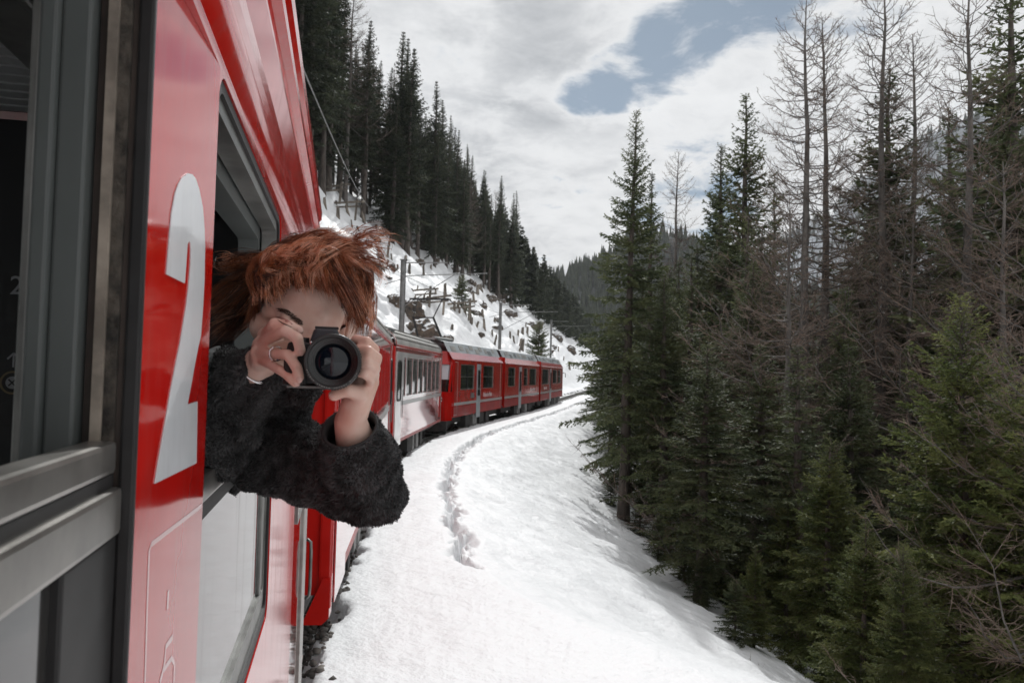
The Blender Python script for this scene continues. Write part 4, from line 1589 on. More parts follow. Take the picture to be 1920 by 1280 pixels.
def coach(key, label, wins, doors, wz, emblem=False, paint='red_far', frame='alu_dark'):
    root, L = place_car(key, label)
    z0, z1 = .76, 3.05
    x1 = HALF
    ys = sorted([(a, b, 'w', n) for a, b, n in wins] + [(a, b, 'd', 1) for a, b in doors])
    m = MB()
    hl = [(a, b, wz[0], wz[1]) for a, b, t, n in ys if t == 'w']
    wall_holes(m, x1 - .07, x1, .02, L - .02, z0, z1, hl, .04)
    m.build('side_wall', paint, root, auto=True)
    m = MB()
    m.box((-x1, .02, z0), (-x1 + .07, L - .02, z1))
    m.build('far_wall', 'red_far', root)
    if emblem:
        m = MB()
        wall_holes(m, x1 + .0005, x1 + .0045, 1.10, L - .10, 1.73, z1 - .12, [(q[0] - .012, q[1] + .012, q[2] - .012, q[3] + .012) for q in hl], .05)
        m.build('glare_band', 'pale_band', root, auto=True)  # thin plate that puts the white glare on the red side as colour
    for a, b, t, n in ys:
        if t == 'w':
            window_unit(root, a + .002, b - .002, wz[0] + .002, wz[1] - .002, n, x=x1 - (.012 if frame == 'alu_dark' else -.006), frame=frame)
        else:
            d_ = MB().box((x1 + .002, a, z0 - .12), (x1 + .014, b, z1 - .12)).build('door', 'pale_band' if emblem else paint, root, bevel=.006)  # the coach with the emblem gets the glare colour on its door too
            window_unit(d_, a + .16, b - .16, 1.72, 2.72, 1, x=x1 + .026, r=.14, frame='rubber', depth=.008)
            MB().tube([(x1 + .03, b + .06, 1.3), (x1 + .03, b + .06, 2.0)], .011, 6).build('grab_rail', 'steel', root)
    m = MB()
    m.box((x1 + .001, .04, 1.60), (x1 + .005, L - .04, 1.71))
    m.build('stripe', 'grey_stripe', root)
    m = MB()
    m.extrude([(x1 - .01, z1 - .03), (x1 + .03, z1 - .015), (x1 + .035, z1 + .03), (x1 - .01, z1 + .05)], .01, L - .01)
    m.build('rain_gutter', 'red_far', root)
    m = MB()
    m.box((x1 - .02, .02, z0 - .06), (x1 + .004, L - .02, z0 + .02))
    m.build('sill_beam', 'red_dull', root)
    arc = [((x1 - .005) * math.cos(a), z1 + .02 + .60 * math.sin(a) ** .9) for a in np.linspace(0, PI, 19)]
    m = MB()
    m.extrude(arc, .0, L)
    rf = m.build('roof', 'roof_grey', root, smooth=True)
    for a in (.28, .52, .80, 1.1, 1.5, 2.0, 2.5):
        px_, pz_ = (x1 - .005) * math.cos(a), z1 + .02 + .60 * math.sin(a) ** .9
        MB().bar((px_, .25, pz_ + .012), (px_, L - .25, pz_ + .012), .03, .035).build('roof_rib', 'roof_grey', rf)
    for y in (.02, L - .14):
        e = MB()
        arc2 = [(q[0] * 1.018, z1 + .02 + (q[1] - z1 - .02) * 1.03) for q in arc]
        e.extrude(arc2, y, y + .12)
        e.build('roof_band', 'red_far' if y < 1 else 'dark_unit', rf)
    MB().box((x1 * .80, .30, z1 + .37), (x1 * .90, .62, z1 + .41)).build('roof_vent', 'dark_unit', rf)
    both_ends(root, L, 'red_far', z0, z1 - .02, .60)
    for y in (.0, L - .05):
        MB().box((x1 - .09, y, z0 - .1), (x1 + .012, y + .05, z1)).build('corner_post', 'red_far' if y < 1 else 'alu', root, bevel=.02)
    if emblem:
        MB().poly([(x1 - .34, -.022, 2.30), (x1 - .10, -.022, 2.42), (x1 - .10, -.022, 2.02), (x1 - .26, -.022, 2.1)], (0, -.004, 0)).build('emblem', 'orange', root, auto=True)
        MB().ellipsoid((x1 - .20, -.024, 1.78), (.11, .006, .12), 14, 8).build('emblem', 'blue', root)
    m = MB()
    m.box((-1.1, .1, .52), (1.1, L - .1, .76))
    m.build('underframe', 'steel_dark', root)
    Rr = random.Random(hash(key) % 7 + 3)
    y = 2.9
    while y < L - 3.2:
        w = Rr.uniform(.22, .5)
        MB().box((x1 - .42, y, .18 + Rr.uniform(0, .1)), (x1 - .10, y + w, .70)).build('equipment_box', Rr.choice(['steel', 'steel_dark', 'steel']), root, bevel=.01)
        y += w + Rr.uniform(.25, .6)
    bogie(root, 1.7)
    bogie(root, L - 1.7)
    return root, L


LB = cars['B']['L']
rootB, _ = coach('B', 'second red carriage, behind the photographer, seen along its row of tall windows', [(1.5 + 1.14 * k, 2.44 + 1.14 * k, 1) for k in range(int((LB - 3) / 1.14))], [(.25, 1.15), (LB - 1.1, LB - .25)], (1.80, 2.85), paint='red_gloss', frame='red_far')
# skirt of the second carriage drops lower at its near end
m = MB()
m.extrude([(HALF + .002, .60), (HALF + .004, .9), (HALF - .05, .9), (HALF - .20, .55), (HALF - .05, .55)], -.02, .16, closed=True)
m.build('buffer_skirt', 'red_far', rootB)
LC = cars['C']['L']
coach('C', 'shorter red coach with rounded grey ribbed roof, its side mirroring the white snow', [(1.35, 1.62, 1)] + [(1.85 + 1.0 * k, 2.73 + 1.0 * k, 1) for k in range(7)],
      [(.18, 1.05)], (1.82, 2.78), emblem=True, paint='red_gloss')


def railcar(key, label, wins, doors, cab=0, rooftop=()):
    """modern low roofed railcar: red sides, grey doors, pale waist stripe, sloping grey roof"""
    root, L = place_car(key, label)
    z0, zs, z1 = .72, 1.12, 2.93
    x1 = HALF
    ya, yb = (0.55 if cab == 1 else .06), (L - .55 if cab == 2 else L - .06)
    m = MB()
    wall_holes(m, x1 - .08, x1, ya, yb, z0, z1, [(a, b, 1.74, 2.76) for a, b, n in wins], .05)
    m.build('side_wall', 'red_far', root, auto=True)
    MB().box((-x1, ya, z0), (-x1 + .07, yb, z1)).build('far_wall', 'red_far', root)
    for a, b, n in wins:
        window_unit(root, a + .002, b - .002, 1.742, 2.758, n, x=x1 - .01, split=2.26 if n == 2 else None, frame='alu')
    for a, b in doors:
        d_ = MB().box((x1 + .004, a, z0 - .18), (x1 + .022, b, 2.80)).build('door', 'roof_blue', root, bevel=.008)
        window_unit(d_, a + .16, b - .16, 1.45, 2.55, 1, x=x1 + .034, r=.05, frame='rubber', depth=.008)
    segs = [ya] + [v for d in sorted(doors) for v in d] + [yb]
    m = MB()
    for a, b in zip(segs[0::2], segs[1::2]):
        m.box((x1 + .001, a, 1.16), (x1 + .006, b, 1.27))
    m.build('stripe', 'grey_stripe', root)
    m = MB()
    for a, b in zip(segs[0::2], segs[1::2]):
        m.box((x1 + .001, a + .01, z0 + .02), (x1 + .004, b - .01, 1.12))
    m.build('lower_panel', 'red_dull', root)
    m = MB()
    m.extrude([(x1 + .01, z1 - .01), (x1 + .03, z1 + .01), (x1 - .13, z1 + .27), (x1 - .18, z1 + .27)], ya - .2 if cab == 1 else ya, yb)
    m.build('cornice', 'red_far', root)
    m = MB()
    prof = [(x1 - .14, z1 + .265), (x1 - .34, z1 + .66), (x1 - .6, z1 + .72), (-x1 + .6, z1 + .72), (-x1 + .34, z1 + .66), (-x1 + .14, z1 + .265)]
    m.extrude(prof, ya - .25 if cab == 1 else ya, yb)
    rf = m.build('roof', 'roof_blue', root)
    Rr = random.Random(len(label))
    y = .9
    while y < L - .9:
        w = Rr.uniform(.35, .8)
        f0 = Rr.choice([0, .15, .3])
        dx, dz = -.20, .395
        nrm = Vector((dz, 0, -dx)).normalized() * .012
        a_ = Vector((x1 - .14 + dx * (.15 + f0), 0, z1 + .265 + dz * (.15 + f0))) + nrm * .3
        b_ = Vector((x1 - .14 + dx * (.60 + f0), 0, z1 + .265 + dz * (.60 + f0))) + nrm * .3
        MB().poly([(a_.x, y, a_.z), (a_.x, y + w, a_.z), (b_.x, y + w, b_.z), (b_.x, y, b_.z)], nrm).build('roof_panel', Rr.choice(['dark_unit', 'roof_grey', 'roof_grey']), rf, auto=True)
        y += w + Rr.uniform(.12, .7)
    for y in (ya, yb - .05):
        if (y < 1 and cab == 1) or (y > 1 and cab == 2):
            continue
        MB().box((-x1 + .05, y - .02 if y > 1 else y, z0 + .1), (x1 - .02, y + .04, z1 + .3)).build('end_wall', 'red_far', root)
        s = -1 if y < 1 else 1
        MB().box((-.95, min(y, y + s * .3), .85), (x1 - .16, max(y, y + s * .3), z1 + .1)).build('gangway', 'rubber', root)
    if cab == 1:
        # raked nose with a black wrap-round windscreen
        def nose(z):
            return float(np.interp(z, [.6, 1.1, 1.7, 2.9, 3.2], [.05, .0, .03, .30, .42]))
        m = MB()
        rows = [.62, 1.14, 1.70]
        P = []
        for z in rows:
            y = nose(z)
            P.append([(-x1, y + .5, z), (-x1 + .15, y + .10, z), (-.6, y, z), (.6, y, z), (x1 - .15, y + .10, z), (x1, y + .56, z)])
        for r0, r1 in zip(P[:-1], P[1:]):
            for a in range(5):
                m.add([r0[a], r0[a + 1], r1[a + 1], r1[a]], [(0, 1, 2, 3)])
        m.build('nose', 'red', root)
        for nm, za, zb_, mt in (('windscreen', 1.702, 2.15, 'glass'), ('sun_blind', 2.16, 2.72, 'cab_white')):
            m = MB()
            ra, rb = [], []
            for z, out in ((za, ra), (zb_, rb)):
                y = nose(z)
                out += [(-x1 + .12, y + .13, z), (-.6, y + .03, z), (.6, y + .03, z), (x1 - .12, y + .14, z), (x1 - .01, y + .50, z)]
            for a in range(4):
                m.add([ra[a], ra[a + 1], rb[a + 1], rb[a]], [(0, 1, 2, 3)])
            m.build(nm, mt, root)
        m = MB()
        y = nose(2.75)
        m.add([(-x1, y + .5, 2.73), (-.6, y - .03, 2.73), (.6, y - .03, 2.73), (x1 - .1, y + .06, 2.73), (x1 + .01, y + .42, 2.76),
               (-x1 + .1, y + .5, 3.22), (-.6, y + .2, 3.24), (.6, y + .2, 3.24), (x1 - .25, y + .25, 3.22), (x1 - .13, y + .42, 3.20)],
              [(0, 1, 6, 5), (1, 2, 7, 6), (2, 3, 8, 7), (3, 4, 9, 8)])
        m.build('brow', 'red', root)
        MB().bar((x1 - .02, .20, 1.70), (x1 - .02, .46, 2.78), .07, .10).build('cab_pillar', 'red', root)
        MB().bar((x1 - .005, .60, .75), (x1 - .005, .60, 2.9), .03, .12).build('cab_post', 'red', root)
        m = MB()
        for q_ in (-1, 1):
            m.lathe([(0, -.03), (.09, -.03), (.11, 0)], 16)
        lp = m.build('headlight', 'chrome', root)
        lp.location = (x1 - .35, .04, 1.42)
        m = MB()
        m.extrude([(x1 - .3, .22), (x1 - .02, .30), (x1 - .02, .62), (-x1 + .02, .62), (-x1 + .02, .30)], -.12, .12, closed=True)
        m.build('snow_plough', 'steel_dark', root)
        MB().box((-.35, -.35, .55), (.35, .1, .95)).build('coupler', 'steel_dark', root, bevel=.03)
        w = MB()
        a_, b_ = .66, 1.30
        ring(w, rounded(a_, b_, .80, 2.84, .04), rounded(a_ + .02, b_ - .02, .82, 2.82, .03), x1, x1 + .006)
        w.build('cab_door', 'grey_stripe', root, auto=True)
    if cab == 2:
        m = MB()
        m.add([(-x1, L - .5, .62), (-x1 + .2, L - .05, .62), (x1 - .2, L - .05, .62), (x1, L - .5, .62),
               (-x1, L - .55, 2.93), (-x1 + .2, L - .35, 2.93), (x1 - .2, L - .35, 2.93), (x1, L - .55, 2.93)],
              [(0, 1, 5, 4), (1, 2, 6, 5), (2, 3, 7, 6)])
        m.build('nose', 'red_far', root)
        MB().tube([(x1, L - .6, 2.55), (x1 + .22, L - .62, 2.5), (x1 + .22, L - .62, 2.2)], .03, 6).build('mirror', 'steel_dark', root)
    m = MB()
    m.box((-1.1, .3, .45), (1.1, L - .2, .72))
    m.build('underframe', 'steel_dark', root)
    y = 2.9
    while y < L - 3.0:
        w = Rr.uniform(.4, .9)
        MB().box((x1 - .4, y, .25), (x1 - .04, y + w, .70)).build('equipment_box', Rr.choice(['steel_dark', 'steel']), root, bevel=.01)
        y += w + Rr.uniform(.2, .5)
    bogie(root, 1.75)
    bogie(root, L - 1.75)
    return root, L


side_text = Matrix(((0, 0, 1, 0), (1, 0, 0, 0), (0, 1, 0, 0), (0, 0, 0, 1)))
rD, LD = railcar('D', 'front railcar section with driving cab, black windscreen and grey sloping roof', [(1.75, 4.1, 2), (5.75, 7.95, 2)], [(4.5, 5.2)], cab=1)
text_mesh('lettering', 'Rhätische Bahn', .30, 'white_print', rD, Matrix.Translation((HALF + .003, 6.75, 1.47)) @ side_text, .002)
MB().box((HALF + .001, 3.5, 1.38), (HALF + .008, 4.1, 1.60)).build('grille', 'dark_unit', rD)
MB().bar((HALF + .006, 9.55, .8), (HALF + .006, 9.55, 2.9), .03, .02).build('edge_strip', 'alu', rD)
# pantograph, raised
m = MB()
zr = 3.66
for sx in (-.5, .5):
    m.bar((sx, 2.0, zr), (sx * .8, .9, zr + .85), .06)
    m.bar((sx * .8, .9, zr + .85), (sx, 1.7, zr + 1.62), .035)
m.bar((-.5, 2.0, zr), (.5, 2.0, zr), .07)
m.bar((-.4, .9, zr + .85), (.4, .9, zr + .85), .05)
m.bar((-.78, 1.6, zr + 1.64), (.78, 1.6, zr + 1.64), .06, .05)
m.bar((-.78, 1.85, zr + 1.64), (.78, 1.85, zr + 1.64), .06, .05)
for sx in (-.78, .78):
    m.bar((sx, 1.55, zr + 1.64), (sx, 1.9, zr + 1.64), .04)
    m.bar((sx, 1.72, zr + 1.64), (sx * 1.3, 1.72, zr + 1.42), .035)
for sx in (-.5, .5):
    m.tube([(sx, 2.0, zr - .1), (sx, 2.0, zr)], .06, 8)
m.build('pantograph', 'steel_dark', rD)
m = MB()
m.box((-.7, .1, zr - .02), (.7, 1.0, zr + .05))
m.tube([(.75, -.2, zr + .02), (.75, 2.4, zr + .05)], .07, 8)
m.build('roof_equipment', 'steel', rD)
rE, LE = railcar('E', 'middle railcar section between the cab car and the last one, with one grey door', [(.85, 2.75, 2), (5.2, 6.5, 2), (7.0, 9.4, 3)], [(3.75, 4.5)])
text_mesh('lettering', 'Rhätische Bahn', .26, 'white_print', rE, Matrix.Translation((HALF + .003, 8.2, 1.5)) @ side_text, .002)
rF, LF = railcar('F', 'farthest railcar section, leading the train round the bend towards the trees', [(.8, 4.4, 4), (6.7, 9.6, 3), (10.2, 12.4, 2)], [(4.9, 5.8)], cab=2)
text_mesh('lettering', 'Rhätische Bahn', .28, 'white_print', rF, Matrix.Translation((HALF + .003, 2.6, 1.5)) @ side_text, .002)

# ---------------------------------------------------------------- masts, wires, stumps, rocks, barriers


def track_s_at(x, y):
    i = int(np.argmin((_tr[:, 0] - x) ** 2 + (_tr[:, 1] - y) ** 2))
    return float(_sl[i])


mast_tops = []
for px, Z, top, lab in ((752, 38, 487, 'tall grey overhead line mast rising behind the photographer\'s camera hand, nearest of the masts'),
                        (937, 64, 568, 'thinner overhead line mast above the middle railcar section'),
                        (1033, 96, 600, 'small distant overhead line mast above the last railcar section')):
    p0 = V(px, 640, Z)
    x, y = p0.x, p0.y
    zt = V(px, top, Z).z
    s_ = track_s_at(x, y)
    h = float(track(s_)[2])
    zg = gz(x, y)
    root = empty('catenary_mast', (x, y, zg), -h, lab.replace('behind the photographer\'s camera hand, nearest of the masts', 'beside the photographer\'s hand'), 'mast', 'overhead line masts beside the track')
    H = zt - zg
    cx, cy, _ = track(s_)
    reach = math.hypot(float(cx) - x, float(cy) - y) + .35
    m = MB()
    for a in (-1, 1):
        m.box((a * .095 - .012, -.10, -.5), (a * .095 + .012, .10, H))
    m.box((-.084, -.01, -.5), (.084, .01, H))
    m.build('pole', 'steel', root)
    MB().box((-.15, -.15, H), (.15, .15, H + .04)).build('cap', 'steel', root)
    m = MB()
    m.bar((.1, 0, H - .12), (reach * .62, 0, H - .12), .05)
    m.bar((.1, 0, H - .75), (reach + .6, 0, H - .62), .04)
    m.bar((.1, 0, H - 2.2), (reach * .72, 0, H - .68), .035)
    m.bar((-.9, 0, H - 1.15), (.1, 0, H - .85), .035)
    m.build('cantilever', 'steel', root)
    mast_tops.append((s_, H + zg))

for off, z, nm, lab in ((0.0, 5.75, 'contact_wire', 'thin overhead contact wire running along above the train roofs'),):
    ss = np.arange(24, 200, 4.0)
    pts = []
    for s_ in ss:
        x, y = st_xy(s_, off)
        pts.append((float(x), float(y), z + (.35 * math.cos((s_ - mast_tops[0][0]) / 28 * 2 * PI) if z > 6 else 0)))
    o = MB().tube(pts, .008, 4).build(nm, 'steel_dark')
    tag(o, lab, 'wire')

p_hi, p_lo = V(540, 60, 17), hit(703, 392)
pts = [p_hi.lerp(p_lo, f) + Vector((0, 0, -1.1 * 4 * f * (1 - f))) for f in np.linspace(0, 1, 18)]
o = MB().tube(pts, .022, 5).build('cable', 'steel')
tag(o, 'thin cable slanting from the carriage roof up to the trees on the slope', 'cable')

# tree stumps on the cleared slope
RS = random.Random(77)


def stump_mesh(seed):
    R = random.Random(seed)
    m = MB()
    n = 9
    r = .17
    rows = [(-.5, 1.3), (0, 1.2), (.25, 1.0), (.6, .95), (1.0, .9)]
    vs, fs = [], []
    tops = [1.0 + R.uniform(-.10, .10) + .10 * math.cos(2 * PI * k / n + seed) for k in range(n)]
    for i, (z, f) in enumerate(rows):
        for k in range(n):
            a = 2 * PI * k / n
            rr = r * f * (1 + R.uniform(-.10, .10))
            vs.append((rr * math.cos(a), rr * math.sin(a), z if i < len(rows) - 1 else tops[k]))
    for i in range(len(rows) - 1):
        for k in range(n):
            k2 = (k + 1) % n
            fs.append((i * n + k, i * n + k2, (i + 1) * n + k2, (i + 1) * n + k))
    vs.append((0, 0, 1.0 + R.uniform(-.06, .12)))
    fs += [((len(rows) - 1) * n + k, (len(rows) - 1) * n + (k + 1) % n, len(vs) - 1) for k in range(n)]
    m.add(vs, fs)
    return m.mesh('tree_stump', 'wood')


stumps = [stump_mesh(i) for i in range(6)]
z5 = [(540, 275), (593, 280), (470, 320), (512, 135), (680, 345), (815, 355), (875, 435), (818, 480), (862, 512), (875, 565), (1010, 515), (1035, 505), (1062, 505), (965, 530), (1018, 605),
      (1140, 625), (1155, 530), (757, 325), (715, 370), (680, 220), (632, 480), (1000, 405), (988, 555), (1240, 605), (1270, 660), (1300, 585), (425, 325), (660, 270), (470, 165), (1105, 470),
      (905, 600), (775, 460), (735, 380)]
spots5 = [(640 + a / 3.048, 460 + b / 3.048) for a, b in z5]
spots6 = [(540 + a / 2.667, b / 2.667) for a, b in ((250, 1090), (320, 1130), (350, 1150), (440, 1140), (505, 1225), (380, 1110), (560, 1180), (620, 1230), (185, 1030), (300, 1070))]
for i in range(30):
    px = RS.uniform(690, 1075)
    lo = np.interp(px, [690, 800, 900, 1000, 1075], [470, 540, 600, 640, 690])
    hi_ = np.interp(px, [690, 830, 960, 1075], [430, 490, 565, 635])
    spots5.append((px, RS.uniform(hi_, lo + 30)))
SL = 'grey broken tree stump sticking out of the snow on the cleared slope'
ns_ = 0
for px, py in spots6 + spots5:
    p = hit(px, py)
    if p is None or p.y > 260 or p.y < 20:
        continue
    o = link('tree_stump', stumps[ns_ % 6])
    o.location = p
    o.rotation_euler = (RS.gauss(0, .13), RS.gauss(0, .13), RS.uniform(0, 6.28))
    far = min(1.15, max(.6, p.y / 110))
    k = RS.uniform(.65, 1.2) * far
    o.scale = (k * RS.uniform(.8, 1.25), k * RS.uniform(.8, 1.25), k * RS.choice([.55, .8, 1.0, 1.25]))
    tag(o, SL, 'stump', 'tree stumps on the cleared slope')
    ns_ += 1


def rock_mesh(seed, sub=4):
    bm = bmesh.new()
    bmesh.ops.create_icosphere(bm, subdivisions=sub, radius=1)
    P = np.array([v.co[:] for v in bm.verts])
    d = 1 + .34 * fbm(P[:, 0] * 1.3 + seed, P[:, 1] * 1.3 + P[:, 2] * .9, seed, 3) + .14 * vnoise(P[:, 0] * 4 + P[:, 2] * 3, P[:, 1] * 4 - P[:, 2] * 2, seed + 5) \
        + .06 * vnoise(P[:, 0] * 9 + P[:, 2] * 7, P[:, 1] * 9, seed + 6)
    for v, k in zip(bm.verts, d):
        v.co *= float(k)
        v.co.z *= .8
    me = bpy.data.meshes.new('rock')
    bm.to_mesh(me)
    bm.free()
    me.materials.append(MT['rock'])
    return me


rocks = [rock_mesh(i) for i in range(4)]
for i, (px, py, w, hgt, lab) in enumerate((
        (783, 628, 46, 70, 'big brown rock and turf outcrop bulging from the snow beside the first mast'),
        (765, 585, 34, 46, 'upper part of the brown outcrop just right of the first mast'),
        (742, 565, 30, 30, 'dark rock under a snow cushion close to the photographer\'s hair'),
        (832, 640, 26, 26, 'snow capped rock above the roof of the cab railcar'),
        (931, 556, 22, 18, 'dark angular boulder below the standing wood'),
        (884, 530, 16, 12, 'low dark rock at the edge of the standing wood'),
        (826, 475, 22, 22, 'dark rock face under the trunks of the standing wood'),
        (996, 612, 19, 20, 'brown boulder standing clear on the slope above the last mast'),
        (958, 590, 13, 10, 'small dark rock left of the brown boulder'),
        (916, 560, 13, 14, 'small rock touching the dark angular boulder'),
        (968, 572, 12, 12, 'dark rock half buried below the wood, above the brown boulder'),
        (898, 628, 14, 9, 'flat rock in the snow left of the second mast'),
        (700, 500, 22, 26, 'rock half hidden by the photographer\'s windblown hair'),
        (868, 455, 14, 14, 'dark rock among the foot of the trunks'))):
    p = hit(px, py)
    if p is None:
        continue
    k = p.y / FPX
    o = link('rock', rocks[i % 4])
    o.location = p + Vector((0, .2, -.1 * k * hgt))
    o.scale = (w * k * .78, w * k * .62, hgt * k * .72)
    o.rotation_euler = (RS.uniform(-.3, .3), RS.uniform(-.3, .3), RS.uniform(0, 6.28))
    tag(o, lab, 'rock')

for i in range(34):
    px = RS.uniform(690, 1075)
    lo = np.interp(px, [690, 800, 900, 1000, 1075], [520, 570, 610, 645, 690])
    hi_ = np.interp(px, [690, 830, 960, 1075], [425, 488, 565, 635])
    p = hit(px, hi_ + (lo - hi_) * RS.random() ** 1.6)
    if p is None or p.y > 240 or p.y < 20:
        continue
    o = link('rock', rocks[i % 4])
    k = p.y / FPX * RS.uniform(5, 13)
    o.location = p - Vector((0, 0, .12 * k))
    o.scale = (k * RS.uniform(.7, 1.4), k * .9, k * RS.uniform(.5, .9))
    o.rotation_euler = (RS.uniform(-.4, .4), RS.uniform(-.4, .4), RS.uniform(0, 6.28))
    tag(o, 'small dark rock poking through the snow of the cleared slope', 'rock', 'small rocks on the cleared slope')

for px, py, ln, lab in ((618, 372, 2.6, 'wooden snow barrier of posts and beams nearest the carriage roof'), (648, 402, 2.4, 'tilted wooden snow barrier just above the windblown hair'),
                        (788, 566, 2.3, 'timber snow barrier propped on posts above the brown outcrop'), (816, 580, 2.0, 'broken timber barrier left of the raised pantograph'),
                        (866, 590, 2.0, 'short timber barrier right of the raised pantograph')):
    p = hit(px, py)
    if p is None:
        continue
    o = empty('snow_barrier', p, RS.uniform(-.4, .5), lab, 'snow barrier', 'timber snow barriers on the slope')
    k = p.y / 60
    o.scale = (k, k, k)
    MB().bar((-ln * .32, 0, -.4), (-ln * .30, .05, 1.0), .16).build('post', 'wood', o)
    MB().bar((ln * .30, 0, -.4), (ln * .34, .1, 1.25), .16).build('post', 'wood', o)
    MB().bar((-ln * .6, -.1, .72), (ln * .6, .05, 1.1), .14).build('beam', 'wood', o)
    MB().bar((-ln * .5, -.16, .42), (ln * .5, -.06, .7), .12).build('beam', 'wood', o)
    MB().bar((-ln * .3, .7, -.2), (-ln * .3, -.05, .85), .10).build('brace', 'wood', o)

# ---------------------------------------------------------------- the photographer


def carA_pt(x, y, z):
    return carA.matrix_local @ Vector((x, y, z)) if False else (-(LAT + HALF) * nA + nA * x + dA * y + Vector((0, 0, z)))


def chain(mb, pts, rs, n=14):
    """tapered limb: tube with rounded joints"""
    P, Rr = [], []
    for i in range(len(pts) - 1):
        a, b = Vector(pts[i]), Vector(pts[i + 1])
        mb.tube([a, b], [rs[i], rs[i + 1]], n)
    for p, r in zip(pts, rs):
        mb.ellipsoid(p, (r, r, r), n, 8)


def remeshed(mb, name, m, voxel, smooth=3, factor=.5):
    me = mb.mesh(name, m)
    o = bpy.data.objects.new(name, me)
    COL.objects.link(o)
    md = o.modifiers.new('r', 'REMESH')
    md.mode = 'VOXEL'
    md.voxel_size = voxel
    md.use_smooth_shade = True
    if smooth:
        ms = o.modifiers.new('s', 'SMOOTH')
        ms.iterations = smooth
        ms.factor = factor
    dg = bpy.context.evaluated_depsgraph_get()
    dg.update()
    me2 = bpy.data.meshes.new_from_object(o.evaluated_get(dg))
    o.modifiers.clear()
    o.data = me2
    me2.name = name
    me2.materials.clear()
    me2.materials.append(MT[m])
    bpy.data.meshes.remove(me)
    return o


# head axes: rolled, bowed forward, turned a little
rl, pt_, yw = rad(18), rad(20), rad(9)
hz_ = up * math.cos(rl) + rt * math.sin(rl)
hx_ = rt * math.cos(rl) - up * math.sin(rl)
hy_ = fw.copy()
hz_, hy_ = hz_ * math.cos(pt_) - hy_ * math.sin(pt_), hy_ * math.cos(pt_) + hz_ * math.sin(pt_)
hx_, hy_ = hx_ * math.cos(yw) - hy_ * math.sin(yw), hy_ * math.cos(yw) + hx_ * math.sin(yw)
HM = Matrix((hx_, hy_, hz_)).transposed()
HO = V(589, 577, 1.33)


def hp(x, y, z):
    return HO + HM @ Vector((x, y, z))


body = MB()


def blob(x, y, z, rx, ry, rz, n=24):
    body.ellipsoid(hp(x, y, z), (rx, ry, rz), n, 16, HM)


blob(0, .015, .045, .075, .093, .086, 32)
blob(0, -.036, .002, .065, .058, .088, 32)
blob(0, -.024, -.062, .050, .056, .052)
blob(0, -.066, -.088, .024, .022, .020)
for s in (-1, 1):
    blob(s * .030, -.074 if s < 0 else -.066, .024, .026, .014, .014)
    blob(s * .042, -.066, -.034, .028, .027, .027)
    blob(s * .031, -.080 if s < 0 else -.072, .000, .018, .014, .014)
    e_ = .076 if s < 0 else .069
    blob(s * e_, .012, -.012, .008, .021, .033)
    blob(s * (e_ + .004), .018, .006, .006, .013, .014)
blob(0, -.096, -.074, .024, .012, .011)
chain(body, [hp(0, -.092, .012), hp(0, -.108, -.020), hp(0, -.118, -.042)], [.009, .011, .014])
neck_b = V(500, 772, 1.54)
chain(body, [hp(0, .03, -.05), hp(-.005, .045, -.11), neck_b], [.056, .052, .062], 18)
# trunk, bent over the window rail; hips and legs stand inside the carriage
chest = V(452, 792, 1.64)
waist = carA_pt(1.02, 1.86, 2.22)
hips = carA_pt(.92, 1.92, 2.03)
chain(body, [neck_b, chest, waist, hips], [.085, .125, .115, .135], 18)
for s in (-1, 1):
    hj = hips + dA * (s * .085) + Vector((0, 0, -.05))
    kn = carA_pt(1.00, 1.92 + s * .10, 1.57)
    an = carA_pt(.90, 1.92 + s * .11, 1.19)
    chain(body, [hj, kn, an], [.085, .058, .042])
    chain(body, [an - Vector((0, 0, .04)), an + nA * .15 - Vector((0, 0, .045))], [.040, .032])
# right arm (left in the picture)
shR, elR, wrR = V(425, 735, 1.62), V(404, 815, 1.36), V(487, 682, 1.235)
chain(body, [chest + Vector((0, 0, .06)), shR, elR, wrR], [.07, .06, .042, .0265], 16)
# left arm
shL, elL, wrL = V(508, 842, 1.46), V(688, 914, 1.24), V(657, 790, 1.145)
chain(body, [neck_b + Vector((0, 0, -.04)), shL, elL, wrL], [.07, .06, .042, .0235], 16)


def finger(pts, r0, r1):
    n = len(pts)
    # rounded joints; the knuckles are slightly thicker than the bones between them
    P, Rr = [], []
    for i in range(n - 1):
        a, b = pts[i], pts[i + 1]
        ra, rb = r0 + (r1 - r0) * i / (n - 1), r0 + (r1 - r0) * (i + 1) / (n - 1)
        P += [a, a.lerp(b, .5)]
        Rr += [ra, (ra + rb) / 2 * .93]
    P.append(pts[-1])
    Rr.append(r1)
    chain(body, P, Rr, 12)


# right hand over the camera grip: knuckles, middle joints, end joints, tips
RH = {'index': [(496, 627, 1.205), (515, 606, 1.145), (543, 610, 1.135), (560, 620, 1.137)],
      'middle': [(487, 645, 1.195), (535, 620, 1.118), (558, 634, 1.102), (563, 657, 1.106)],
      'ring': [(483, 660, 1.185), (540, 665, 1.110), (557, 690, 1.096), (560, 707, 1.100)],
      'little': [(487, 674, 1.185), (528, 695, 1.118), (545, 709, 1.104), (553, 717, 1.106)]}
RHW = {k: [V(p[0], p[1], p[2] - (.007 if i else 0)) for i, p in enumerate(v)] for k, v in RH.items()}
for k, v in RHW.items():
    finger(v, {'index': .0086, 'middle': .0088, 'ring': .0084, 'little': .0075}[k], {'index': .0078, 'middle': .0080, 'ring': .0078, 'little': .0070}[k])
    chain(body, [wrR.lerp(v[0], .1), v[0]], [.017, .0115], 12)
finger([wrR + Vector((.0, .02, .0)), V(512, 655, 1.22), V(535, 650, 1.205), V(552, 648, 1.195)], .013, .0085)
